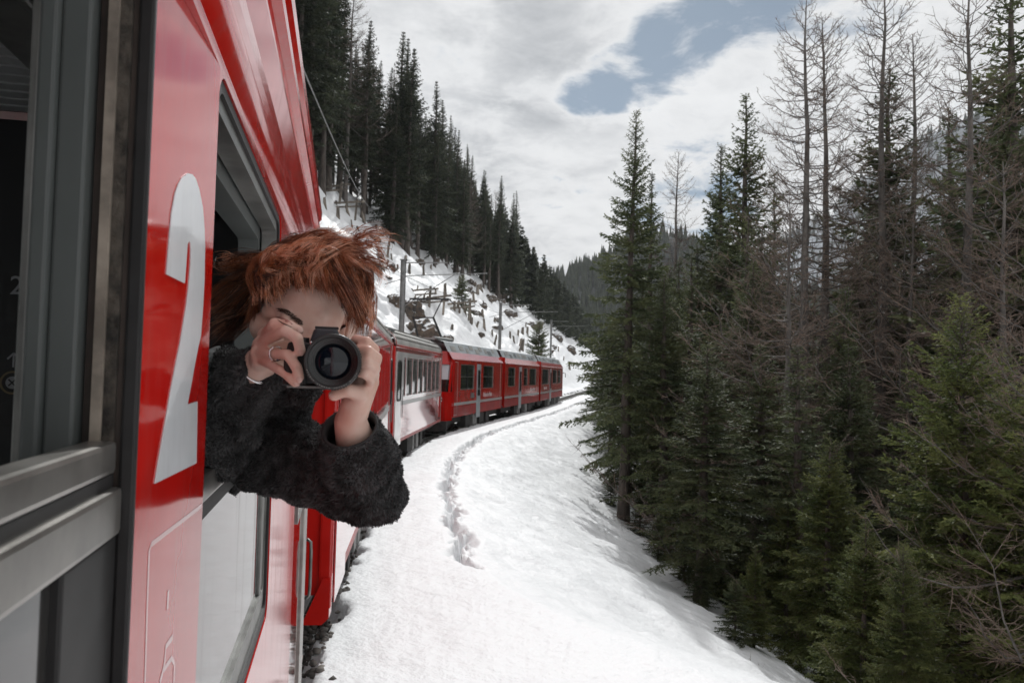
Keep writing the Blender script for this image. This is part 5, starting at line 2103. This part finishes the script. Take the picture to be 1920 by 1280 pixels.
# left hand cradling the lens from below and beside
LH = {'index': [(694, 692, 1.150), (702, 655, 1.112), (688, 640, 1.090), (667, 636, 1.096)],
      'middle': [(697, 703, 1.140), (707, 671, 1.098), (691, 658, 1.074), (667, 656, 1.083)],
      'ring': [(696, 715, 1.130), (704, 690, 1.090), (689, 679, 1.070), (669, 677, 1.079)],
      'little': [(691, 727, 1.125), (695, 710, 1.095), (683, 700, 1.079), (669, 698, 1.085)]}
LHW = {k: [V(*p) for p in v] for k, v in LH.items()}
for k, v in LHW.items():
    finger(v, {'index': .0082, 'middle': .0084, 'ring': .0082, 'little': .0074}[k], {'index': .0072, 'middle': .0075, 'ring': .0072, 'little': .0066}[k])
    chain(body, [wrL.lerp(v[0], .12), v[0]], [.0195, .0120], 12)
LT = [V(664, 757, 1.128), V(674, 737, 1.108), V(650, 731, 1.092), V(626, 741, 1.088)]
finger(LT, .0150, .0082)
chain(body, [wrL, V(668, 758, 1.130), V(683, 725, 1.128)], [.0225, .0215, .0185], 14)

person = remeshed(body, 'person', 'skin', .0025, 7, .5)
tag(person, 'person with windblown auburn hair and charcoal fleece jacket leaning out of the train window', 'person')
pv = np.empty(len(person.data.vertices) * 3, np.float32)
person.data.vertices.foreach_get('co', pv)
PB = BVHTree.FromObject(person, bpy.context.evaluated_depsgraph_get())


def on_body(px, py, lift=.001):
    h = PB.ray_cast(CAM, raydir(px, py).normalized())
    return (h[0] + h[1] * lift) if h[0] is not None else V(px, py, 1.25)


def strip(name, pxs, widths, m, lift=.0012, parent=None):
    """small soft strip lying on the skin"""
    mb = MB()
    P = [on_body(*p, lift) for p in pxs]
    mb.tube(P, widths, 6)
    return mb.build(name, m, parent or person, smooth=True)


# eyebrow hairs, lash line and lid crease of the eye that shows
RB = np.random.default_rng(3)
mb = MB()
for i in range(230):
    f = RB.random()
    cx = np.interp(f, [0, .4, 1], [527, 545, 569])
    cy = np.interp(f, [0, .4, 1], [580, 588, 607])
    th = np.interp(f, [0, .15, .6, 1], [1.2, 3.0, 4.6, 4.0])
    ox, oy = cx + RB.normal(0, 1.0), cy + RB.uniform(-1, 1) * th
    a, b = on_body(ox, oy, .0008), on_body(ox - 6 - 3 * RB.random(), oy - 3.6 * RB.random(), .0018)
    mb.tube([a, b], [.0004, .00012], 3)
mb.build('eyebrow', 'brow', person)
strip('eyelashes', [(521, 600), (529, 605), (538, 610), (547, 613)], [.0003, .0008, .0009, .0004], 'brow', .0004)
strip('eyelid', [(519, 594), (528, 597), (538, 602), (548, 608)], [.0008, .0022, .0026, .001], 'skin_lip', .0)

# fingernails where the fingertips show
for tip, prev in ((RHW['index'][3], RHW['index'][2]), (RHW['middle'][3], RHW['middle'][2]), (RHW['ring'][3], RHW['ring'][2]), (RHW['little'][3], RHW['little'][2]), (LT[3], LT[2])):
    ax0 = (tip - prev).normalized()
    outw = ((CAM - tip).normalized() + Vector((0, 0, .5)) * .6)
    outw = (outw - ax0 * outw.dot(ax0)).normalized()
    sd = ax0.cross(outw)
    Mn = Matrix((sd, ax0, outw)).transposed()
    nb_ = MB()
    nb_.ellipsoid(tip + outw * .0058 + ax0 * .001, (.0044, .0058, .0016), 14, 8, Mn)
    nb_.build('fingernail', 'nail', person, smooth=True)

# finger ring, wrist bracelet
def band(name, c, axis, r, w, m, parent=None):
    mb = MB()
    mb.lathe([(r * .9, -w / 2), (r, -w / 2), (r * 1.07, 0), (r, w / 2), (r * .9, w / 2), (r * .9, -w / 2)], 20)
    o = mb.build(name, m, parent or person, smooth=True)
    o.matrix_local = Matrix.Translation(c) @ axis.to_track_quat('Y', 'Z').to_matrix().to_4x4()
    return o


rp = RHW['ring']
c = rp[0].lerp(rp[1], .62)
bd_ = band('finger_ring', c, (rp[1] - rp[0]), .0106, .004, 'chrome')
sm_ = MB().ellipsoid(on_body(521, 674, .001), (.0034, .0024, .0034), 12, 8).build('stone', 'blue_stone', person, smooth=True)
ax_ = (wrR - elR)
for k, off in enumerate((.002,)):
    band('bracelet', wrR - ax_.normalized() * (.010 + off), ax_ + Vector((.01 * k, .02, .01)), .0295, .004, 'chrome')

# jacket
jk = MB()
col_d = (hp(0, .03, -.10) - neck_b).normalized()
chain(jk, [neck_b + col_d * .02, chest, waist, hips + Vector((0, 0, .03))], [.074, .128, .130, .150], 18)
chain(jk, [neck_b + col_d * .05, V(520, 742, 1.43), V(538, 722, 1.37), V(568, 727, 1.29)], [.066, .060, .048, .028], 16)
chain(jk, [chest + Vector((0, 0, .05)), shR, elR, elR.lerp(wrR, .5), elR.lerp(wrR, .80)], [.10, .088, .068, .056, .044], 18)
chain(jk, [neck_b + Vector((0, 0, -.05)), shL, shL.lerp(elL, .45), elL, elL.lerp(wrL, .42), elL.lerp(wrL, .62)], [.075, .076, .068, .057, .053, .035], 18)
# front edge of the open jacket
chain(jk, [V(516, 732, 1.40), V(490, 775, 1.42), V(462, 815, 1.45), V(440, 848, 1.48)], [.022, .022, .022, .02], 10)
jacket = remeshed(jk, 'jacket', 'fleece', .0062, 4, .5)
jacket.parent = person
nvj = len(jacket.data.vertices)
jc = np.empty(nvj * 3, np.float32)
jacket.data.vertices.foreach_get('co', jc)
jc = jc.reshape(-1, 3)
jn = np.empty(nvj * 3, np.float32)
jacket.data.vertices.foreach_get('normal', jn)
jn = jn.reshape(-1, 3)
d_ = .010 * fbm(jc[:, 0] * 14 + jc[:, 1] * 9, jc[:, 2] * 14, 4, 2) + .0042 * vnoise(jc[:, 0] * 75 + jc[:, 1] * 40, jc[:, 2] * 75 + jc[:, 1] * 30, 8)
# soft folds inside the elbow
d_ = d_ + .006 * np.sin((jc[:, 0] * .8 - jc[:, 2]) * 95 + 3 * vnoise(jc[:, 0] * 9, jc[:, 2] * 9, 2)) * np.clip(vnoise(jc[:, 0] * 6, jc[:, 2] * 6 + 3, 12) + .3, 0, 1)
jc = jc + jn * d_[:, None].astype(np.float32)
jacket.data.vertices.foreach_set('co', jc.ravel())
jacket.data.update()


def fuzz(src, n, name, seed, only=None, ln=(.006, .0115), w=.0011, parent=None):
    R = np.random.default_rng(seed)
    me = src.data
    me.calc_loop_triangles()
    nt = len(me.loop_triangles)
    tri = np.empty(nt * 3, np.int32)
    me.loop_triangles.foreach_get('vertices', tri)
    tri = tri.reshape(-1, 3)
    co = np.empty(len(me.vertices) * 3, np.float32)
    me.vertices.foreach_get('co', co)
    co = co.reshape(-1, 3)
    A, B, Cc = co[tri[:, 0]], co[tri[:, 1]], co[tri[:, 2]]
    cr = np.cross(B - A, Cc - A)
    ar = np.linalg.norm(cr, axis=1)
    # where it is out in the open
    mid = (A + B + Cc) / 3
    ok = ((mid - np.array(tuple(carA_pt(HALF - .05, 0, 0)))) @ np.array(tuple(nA))) > 0
    if only is not None:
        pm = np.array([p.material_index for p in me.polygons])
        pi = np.empty(nt, np.int32)
        me.loop_triangles.foreach_get('polygon_index', pi)
        ok = ok & np.isin(pm[pi], only)
    pr = ar * ok
    idx = R.choice(nt, n, p=pr / pr.sum())
    u, v = R.random(n), R.random(n)
    fl = u + v > 1
    u[fl], v[fl] = 1 - u[fl], 1 - v[fl]
    P = A[idx] + (B - A)[idx] * u[:, None] + (Cc - A)[idx] * v[:, None]
    Nn = unit(cr[idx])
    if only is not None and np.mean(np.sum(Nn * (P - P.mean(0)), 1)) < 0:
        Nn = -Nn
    # curls lean together in little patches
    q = P * 34
    lean = np.stack([vnoise(q[:, 0] + q[:, 1], q[:, 2], 61), vnoise(q[:, 0], q[:, 2] + q[:, 1], 62), vnoise(q[:, 2], q[:, 0] + 7, 63) - .25], 1)
    d = unit(Nn * .55 + lean * 1.1 + R.normal(0, .38, (n, 3)))
    l = R.uniform(*ln, (n, 1))
    side = unit(np.cross(d, R.normal(0, 1, (n, 3)))) * w
    curl = Nn * l * .18 - np.cross(d, Nn) * l * R.normal(0, .3, (n, 1))
    pts = np.stack([P - side, P + side, P + d * l * .55 + curl + side * .8, P + d * l * .55 + curl - side * .8, P + d * l * .8 - Nn * l * .2 + curl * 1.7], 1).reshape(-1, 3)
    i = np.arange(n)[:, None] * 5
    f = np.concatenate([i + np.array([0, 1, 2]), i + np.array([0, 2, 3]), i + np.array([3, 2, 4])])
    o = link(name, np_mesh(name, pts, f, ['fleece_tuft']), parent)
    o['kind'] = 'stuff'
    return o


fuzz(jacket, 110000, 'fleece_pile', 5, parent=jacket, ln=(.0038, .0085), w=.0009)


def cuff(c0, c1, r0, r1, up_hint, squash=1.0):
    """turned cuff: open tube with a dark lining, c0 inside the sleeve, c1 its rim"""
    mb = MB()
    ax = (c1 - c0)
    n = 28
    prof_o = [(r0, 0), (r0 * .5 + r1 * .5, .5), (r1, 1.0)]
    prof = prof_o + [(r1 - .0018, 1.012), (r1 - .0045, 1.0), (r1 - .006, .85), (r0 - .006, 0)]
    L = ax.length
    mb.lathe([(r, h * L) for r, h in prof], n)
    mb.v = [(v[0], v[1], v[2] * squash) for v in mb.v]
    q = ax.to_track_quat('Y', 'Z')
    M = Matrix.Translation(c0) @ q.to_matrix().to_4x4()
    mb.v = [tuple(M @ Vector(v)) for v in mb.v]
    o = mb.build('cuff', 'fleece', jacket, smooth=True)
    o.data.materials.append(MT['lining'])
    o.data.materials.append(MT['cuff'])
    for p in o.data.polygons:
        k = p.index // n
        p.material_index = 1 if k >= 5 else (2 if k >= 2 else 0)
    return o


cL = cuff(elL.lerp(wrL, .40), elL.lerp(wrL, .92) + rt * -.003, .0600, .0415, up)
fuzz(cL, 9000, 'cuff_pile', 6, parent=jacket, ln=(.003, .006), w=.0009, only=(0,))
cR = cuff(elR.lerp(wrR, .62), elR.lerp(wrR, .90), .046, .036, up)
# button placket
mb = MB()
for px, py, Z in ((503, 767, 1.375), (486, 812, 1.405)):
    mb.ellipsoid(V(px, py, Z), (.006, .003, .006), 12, 8)
mb.build('button', 'alu_dark', jacket, smooth=True)
# trousers
tr_ = MB()
for s in (-1, 1):
    hj = hips + dA * (s * .085)
    chain(tr_, [hips + Vector((0, 0, .0)), hj + Vector((0, 0, -.05)), carA_pt(1.00, 1.92 + s * .10, 1.57), carA_pt(.90, 1.92 + s * .11, 1.22)], [.14, .10, .075, .062])
tro = remeshed(tr_, 'trousers', 'trousers', .012, 2)
tro.parent = person
mb = MB()
for s in (-1, 1):
    an = carA_pt(.90, 1.92 + s * .11, 1.15)
    chain(mb, [an, an + nA * .16 - Vector((0, 0, .004))], [.050, .042])
mb.build('shoes', 'rubber', person, smooth=True)

# ---- hair
RHr = np.random.default_rng(17)
# scalp cap
cap = MB()
cap.ellipsoid((0, .015, .045), (.0785, .0975, .0900), 40, 26)
keep = []
cv = cap.v
for f in cap.f:
    c = np.mean([cv[i] for i in f], axis=0)
    if c[2] > max(-.06, .090 - 1.25 * (c[1] + .075)) + .006 * math.sin(c[0] * 90):
        keep.append(f)
cap.f = keep
cap.v = [tuple(hp(*v)) for v in cap.v]
hair_root = cap.build('hair', 'hair_dark', person, smooth=True)
KH = 11
tt = np.linspace(0, 1, KH)


def tuft(n_clump, n_str, p0, p1, p2, p3, jit, spread, m='hair', wid=.00055, frizz=.0018):
    """clumps of strands along cubic curves given as (column, row, depth) with jitter per clump"""
    out = []
    for c in range(n_clump):
        g = []
        j0 = RHr.normal(0, 1, 3)
        for q, p in enumerate((p0, p1, p2, p3)):
            j = (j0 * .6 + RHr.normal(0, 1, 3) * .8) * np.array(jit[q])
            g.append(np.array(tuple(V(p[0] + j[0], p[1] + j[1], p[2] + j[2]))))
        n = max(3, int(n_str * RHr.uniform(.4, 1.5)))
        g = np.array(g)[None] + RHr.normal(0, 1, (n, 4, 3)) * np.array([spread * .8, spread * .75, spread * .7, spread * RHr.uniform(.5, 2.2)])[None, :, None]
        b = np.stack([(1 - tt) ** 3, 3 * tt * (1 - tt) ** 2, 3 * tt ** 2 * (1 - tt), tt ** 3], 1)
        P = np.einsum('kq,nqc->nkc', b, g)
        ph = RHr.uniform(0, 6.28, (n, 1, 3))
        fq = RHr.uniform(6, 12)
        cl = RHr.uniform(0, 6.28, (1, 1, 3))
        P = P + frizz * np.sin(tt[None, :, None] * RHr.uniform(5, 13, (n, 1, 1)) + ph) * tt[None, :, None] ** .7 + .0042 * np.sin(tt[None, :, None] * fq + cl) * tt[None, :, None]
        out.append(P)
    return np.concatenate(out), wid


def add_hair(name, items, m):
    Vs, Fs, o = [], [], 0
    for P, w in items:
        W = np.full(P.shape[:2], w) * np.array([1.0] * (KH - 3) + [.8, .55, .2])[None, :] * RHr.uniform(.6, 1.25, (len(P), 1))
        v, f = ribbons(P, W, RHr)
        Vs.append(v)
        Fs.append(f + o)
        o += len(v)
    ob = link(name, np_mesh(name, np.concatenate(Vs), np.concatenate(Fs), [m], smooth=True), hair_root)
    ob['kind'] = 'stuff'
    return ob


HAIR = {'hair': [], 'hair_light': [], 'hair_dark': []}


def lock(p0, p1, p2, p3, n_str, spread, mix=(.46, .24, .30), wid=.00042, wave=.004, frizz=.0009, tip=1.0, n=1, jit=8.0, zj=.008):
    """locks of long strands; each lock keeps its own gentle wave and one tone"""
    for c in range(n):
        m = RHr.choice(['hair', 'hair_light', 'hair_dark'], p=mix)
        j0 = RHr.normal(0, 1, 3)
        g = []
        for q, p in enumerate((p0, p1, p2, p3)):
            j = (j0 * .75 + RHr.normal(0, 1, 3) * .55) * np.array([jit, jit * .8, zj])
            g.append(np.array(tuple(V(p[0] + j[0], p[1] + j[1], p[2] + j[2] + (.004 if m == 'hair_dark' else 0)))))
        k = max(4, int(n_str * RHr.uniform(.6, 1.4)))
        off = RHr.normal(0, 1, (k, 1, 3)) * spread
        fan = np.array([1.0, .9, .75, .55 * tip])[None, :, None]
        G = np.array(g)[None] + off * fan + RHr.normal(0, spread * .22, (k, 4, 3))
        # strands end at different lengths so the tip of a lock thins out
        cut = RHr.uniform(.80, 1.0, (k, 1))
        t = tt[None, :] * cut
        bz_ = np.stack([(1 - t) ** 3, 3 * t * (1 - t) ** 2, 3 * t ** 2 * (1 - t), t ** 3], 2)
        P = np.einsum('nkq,nqc->nkc', bz_, G)
        f1, f2 = RHr.uniform(5, 9), RHr.uniform(0, 6.28, (1, 1, 3))
        P = P + wave * np.sin(t[..., None] * f1 + f2) * t[..., None] ** .8
        P = P + frizz * np.sin(t[..., None] * RHr.uniform(8, 16, (k, 1, 1)) + RHr.uniform(0, 6.28, (k, 1, 3)))
        HAIR[m].append((P, wid))


CX, CY = 588, 446
# right of the parting: a fringe thrown to the right
for xe, ye in ((566, 538), (578, 541), (590, 545), (602, 549), (614, 553), (626, 557), (638, 562), (649, 568), (659, 580), (665, 598), (668, 616)):
    f = float(np.interp(xe, [560, 668], [0, 1]))
    lock((545 + 30 * f, CY + 16, 1.345), (540 + 62 * f, CY + 8, 1.240), (560 + 84 * f, 486, 1.192), (xe + 10, ye, 1.213), 28, .0042, n=9, jit=10, wave=.006)
    lock((545 + 30 * f, CY + 18, 1.345), (542 + 62 * f, CY + 16, 1.250), (564 + 80 * f, 496, 1.205), (xe + 4, ye - 6, 1.223), 24, .0050, mix=(.25, .0, .75), n=4, jit=9)
# left of the parting: brushed up off the forehead, curling over to the right
for xr, yr in ((493, 556), (499, 549), (507, 542), (516, 536), (526, 531), (538, 527), (550, 525), (562, 526), (574, 530)):
    f = float(np.interp(xr, [494, 574], [0, 1]))
    lock((xr, yr, 1.219), (xr - 16 + 6 * f, yr - 42, 1.196), (xr + 14 + 10 * f, 462 - 6 * f, 1.225), (xr + 84 + 20 * f, 462 + RHr.normal(0, 8), 1.245), 24, .0040, n=7, jit=9, wave=.009, mix=(.45, .30, .25))
    lock((xr - 2, yr, 1.226), (xr - 14, yr - 38, 1.212), (xr + 10, 474, 1.235), (xr + 60, 470, 1.255), 24, .0055, mix=(.3, 0, .7), n=4, jit=8, wave=.006)
    lock((xr + 2, yr - 18, 1.210), (xr - 20, yr - 46, 1.186), (xr + 24, yr - 66, 1.190), (xr + 52, yr - 48 - 16 * f, 1.200), 14, .0030, n=4, jit=8, wave=.008, mix=(.4, .5, .1))
# long locks lying across the top, from the left temple over to the right
for y0, yt, y3 in ((500, 452, 492), (492, 444, 476), (512, 462, 508), (520, 474, 522), (486, 438, 466)):
    lock((508, y0, 1.33), (548, yt, 1.27), (612, yt - 4, 1.225), (676, y3, 1.235), 30, .0045, mix=(.45, .38, .17), n=5, jit=9, wave=.006)
# down the right side to the camera
for x1, x2, x3, y3 in ((690, 688, 662, 626), (696, 694, 668, 640), (686, 682, 660, 612), (698, 700, 676, 650)):
    lock((640, 474, 1.31), (x1, 500, 1.265), (x2, 570, 1.25), (x3, y3, 1.25), 28, .0042, mix=(.45, .22, .33), n=5, jit=8, wave=.006)
# lifted, windblown ends on the right
for a in ((684, 456, 728, 452, 712, 492), (690, 466, 738, 470, 728, 512), (676, 452, 716, 428, 738, 462), (672, 470, 712, 478, 704, 520), (692, 486, 722, 506, 708, 540), (664, 446, 700, 422, 724, 438)):
    lock((628, 468, 1.27), (a[0], a[1], 1.24), (a[2], a[3], 1.24), (a[4], a[5], 1.25), 11, .0036, mix=(.5, .4, .1), n=3, jit=9, wave=.007, tip=2.2, wid=.00036)
for i in range(34):
    x = RHr.uniform(540, 680)
    lock((x, 462, 1.28), (x + RHr.normal(4, 12), 440, 1.26), (x + RHr.normal(24, 16), 428 + RHr.normal(0, 8), 1.25), (x + RHr.normal(48, 18), 448 + RHr.normal(0, 14), 1.25), 2, .003, mix=(.5, .5, 0), wid=.00026, jit=5, wave=.007)
# temple and ear on the left
for x2, y2, x3, y3 in ((488, 540, 484, 572), (484, 548, 480, 588), (480, 556, 475, 604), (477, 560, 478, 624)):
    lock((536, 470, 1.34), (504, 494, 1.29), (x2, y2, 1.275), (x3, y3, 1.285), 28, .0042, mix=(.42, .22, .36), n=4, jit=7, wave=.005)
# long hair blown back into the carriage
for a in ((476, 488, 1.42, 444, 506, 1.47, 408, 492, 1.52), (472, 506, 1.42, 440, 520, 1.47, 404, 540, 1.52), (470, 528, 1.42, 440, 556, 1.47, 400, 572, 1.53), (470, 552, 1.42, 444, 584, 1.47, 398, 606, 1.53),
          (470, 574, 1.42, 446, 606, 1.47, 396, 634, 1.54), (472, 500, 1.41, 450, 524, 1.45, 424, 516, 1.48), (470, 590, 1.42, 448, 616, 1.46, 412, 620, 1.5), (474, 540, 1.41, 452, 566, 1.45, 420, 580, 1.48)):
    lock((524, 490, 1.36), a[0:3], a[3:6], a[6:9], 30, .0060, mix=(.40, .14, .46), n=6, jit=11, wave=.010, tip=1.8, zj=.02)


def add_hair(name, items, m):
    Vs, Fs, o = [], [], 0
    taper = np.array([1.0] * (KH - 3) + [.8, .55, .2])
    for P, w in items:
        W = np.full(P.shape[:2], w) * taper[None, :] * RHr.uniform(.6, 1.25, (len(P), 1))
        v, f = ribbons(P, W, RHr)
        Vs.append(v)
        Fs.append(f + o)
        o += len(v)
    ob = link(name, np_mesh(name, np.concatenate(Vs), np.concatenate(Fs), [m], smooth=True), hair_root)
    ob['kind'] = 'stuff'
    return ob


for nm, mt in (('auburn_strands', 'hair'), ('copper_highlight_strands', 'hair_light'), ('dark_strands', 'hair_dark')):
    add_hair(nm, HAIR[mt], mt)
print('hair strands', {k: sum(len(p[0]) for p in v) for k, v in HAIR.items()})

# ---------------------------------------------------------------- the camera in their hands
LC_ = V(624, 678, 1.045)
cr_, ct_ = rad(-2.0), rad(3)
cx_ = rt * math.cos(cr_) + up * math.sin(cr_)
cz_ = up * math.cos(cr_) - rt * math.sin(cr_)
cy_ = fw.copy()
toward = (CAM - LC_).normalized()
cy_ = (-toward + rt * .03).normalized()
cx_ = (cx_ - cy_ * cx_.dot(cy_)).normalized()
cz_ = cx_.cross(cy_)
slr = empty('hand_camera', LC_, 0, 'black camera with round zoom lens held up to the photographer\'s face', 'camera')
slr.matrix_local = Matrix.Translation(LC_) @ Matrix((cx_, cy_, cz_)).transposed().to_4x4()
# y runs from the front rim (0) back to the face
mb = MB()
mb.lathe([(.0325, -.001), (.0362, -.001), (.0370, .001), (.0370, .012), (.0362, .0125), (.0362, .014), (.0372, .0145), (.0372, .034), (.0364, .0345), (.0364, .037), (.0370, .0375),
          (.0370, .056), (.0350, .058), (.0345, .074), (.0330, .080)], 64)
ln_ = mb.build('lens', 'lens', slr, smooth=False)
mb = MB()
mb.lathe([(.0325, -.001), (.0318, .001), (.0312, .004), (.0300, .0045), (.0296, .008), (.0282, .0085), (.0278, .0125), (.0262, .013), (.0255, .0175), (.0240, .018)], 64)
mb.build('lens_ring', 'lens_ring', ln_)
mb = MB()
mb.lathe([(.0240 * math.cos(a), .019 - .006 * math.sin(a)) for a in np.linspace(0, PI / 2, 9)], 48)
mb.build('front_glass', 'lens_glass', ln_, smooth=True)
mb = MB()
for k in range(60):
    a = 2 * PI * k / 60
    mb.bar((.0370 * math.cos(a), .017, .0370 * math.sin(a)), (.0370 * math.cos(a), .032, .0370 * math.sin(a)), .0018, .0022)
mb.build('grip_rib', 'lens', ln_)
mb = MB()
for k in range(26):
    a = rad(200 + 5.4 * k)
    if k % 7 == 6:
        continue
    r = .0345
    w = .0007 if k % 3 else .0011
    mb.box((r * math.cos(a) - w, -.0016, r * math.sin(a) - .0006), (r * math.cos(a) + w, -.0009, r * math.sin(a) + .0006))
mb.build('rim_marks', 'alu_dark', ln_)
mb = MB()
mb.box((-.066, .086, -.034), (.050, .122, .026))
bodyo = mb.build('camera_body', 'cam_body', slr, bevel=.006, seg=3)
mb = MB()
mb.box((-.064, .082, -.0385), (.048, .120, -.0345))
mb.build('base_plate', 'alu_dark', bodyo, bevel=.0012)
mb = MB()
mb.add([(-.036, .074, .024), (.008, .074, .024), (.003, .078, .046), (-.030, .078, .046), (-.036, .125, .024), (.008, .125, .024), (.003, .122, .046), (-.030, .122, .046)],
       [(0, 1, 2, 3), (5, 4, 7, 6), (4, 0, 3, 7), (1, 5, 6, 2), (3, 2, 6, 7), (4, 5, 1, 0)])
mb.build('viewfinder_hump', 'cam_hump', slr, bevel=.005, seg=3)
mb = MB()
mb.box((-.030, .100, .0465), (.003, .126, .050))
mb.build('hot_shoe', 'cam_body', slr, bevel=.001)
mb = MB()
mb.tube([(-.053, .080, -.033), (-.053, .079, 0), (-.052, .086, .022)], [.0160, .0160, .0130], 18)
mb.build('grip', 'cam_grip', slr, smooth=True)
mb = MB()
mb.lathe([(0, .0), (.009, .0), (.0095, .006), (0, .0065)], 24)
mb.v = [(v[0] + .034, v[2] + .105, v[1] + .026) for v in mb.v]
mb.lathe([(0, .0), (.007, .0), (.007, .007), (0, .0072)], 24)
mb.v[-96:] = [(v[0] - .044, v[2] + .108, v[1] + .026) for v in mb.v[-96:]]
mb.build('dial', 'lens_ring', slr, auto=True)
mb = MB()
mb.ellipsoid((-.0335, .0845, .014), (.0022, .001, .0022), 10, 6)
mb.ellipsoid((-.0305, .030, .0245), (.0018, .001, .0018), 10, 6)
mb.build('index_dot', 'chrome', slr)
mb = MB()
mb.bar((.043, .085, .022), (.058, .078, .017), .006, .004)
mb.ellipsoid((.059, .0775, .0165), (.0024, .0024, .0024), 10, 6)
mb.build('strap_lug', 'cam_body', slr)
# strap: one end hangs to the shoulder, the other loops under the camera
SP2 = [(548, 719, 1.135), (560, 731, 1.13), (584, 738, 1.135), (610, 737, 1.14), (634, 729, 1.145), (650, 715, 1.15)]
SP = [(549, 716, 1.125), (541, 728, 1.125), (532, 748, 1.14), (524, 782, 1.18), (513, 822, 1.22), (496, 860, 1.27), (474, 886, 1.31), (452, 888, 1.35), (433, 874, 1.40)]


def strap(path, widths):
    P = catmull([V(*p) for p in path], .012)
    mb = MB()
    vs, fs = [], []
    n = len(P)
    for i in range(n):
        d = Vector(P[min(i + 1, n - 1)] - P[max(i - 1, 0)]).normalized()
        f = i / (n - 1)
        view = (Vector(P[i]) - CAM).normalized()
        wv = d.cross(view).normalized()
        wv = (wv + view * (.5 - f)).normalized()
        w = float(np.interp(f, widths[0], widths[1]))
        nn = wv.cross(d).normalized() * .0012
        p = Vector(P[i])
        vs += [p - wv * w + nn, p + wv * w + nn, p + wv * w - nn, p - wv * w - nn]
    for i in range(n - 1):
        for k in range(4):
            fs.append((i * 4 + k, i * 4 + (k + 1) % 4, i * 4 + 4 + (k + 1) % 4, i * 4 + 4 + k))
    fs += [(3, 2, 1, 0), tuple((n - 1) * 4 + k for k in range(4))]
    mb.add(vs, fs)
    return mb.build('strap', 'strap', slr, smooth=False)


strap(SP, ([0, .08, .2, .6, 1], [.005, .007, .017, .019, .017]))
strap(SP2, ([0, .2, .5, .8, 1], [.005, .011, .013, .011, .005]))
inv = slr.matrix_local.inverted()
for ch in slr.children:
    if ch.name.startswith('strap') and not ch.name.startswith('strap_lug'):
        ch.matrix_local = inv

# ---------------------------------------------------------------- the air: far slopes fade a little
def haze():
    m = bpy.data.materials.new('air')
    m.use_nodes = True
    t = m.node_tree
    t.nodes.clear()
    out = t.nodes.new('ShaderNodeOutputMaterial')
    v = t.nodes.new('ShaderNodeVolumePrincipled')
    v.inputs['Color'].default_value = (0.90, 0.94, 1.0, 1)
    v.inputs['Density'].default_value = 0.0001
    v.inputs['Anisotropy'].default_value = 0.3
    t.links.new(v.outputs[0], out.inputs['Volume'])
    b = MB().box((-1600, -800, -40), (2700, 3000, 1060))
    o = b.build('haze', m)
    tag(o, kind='stuff')


haze()
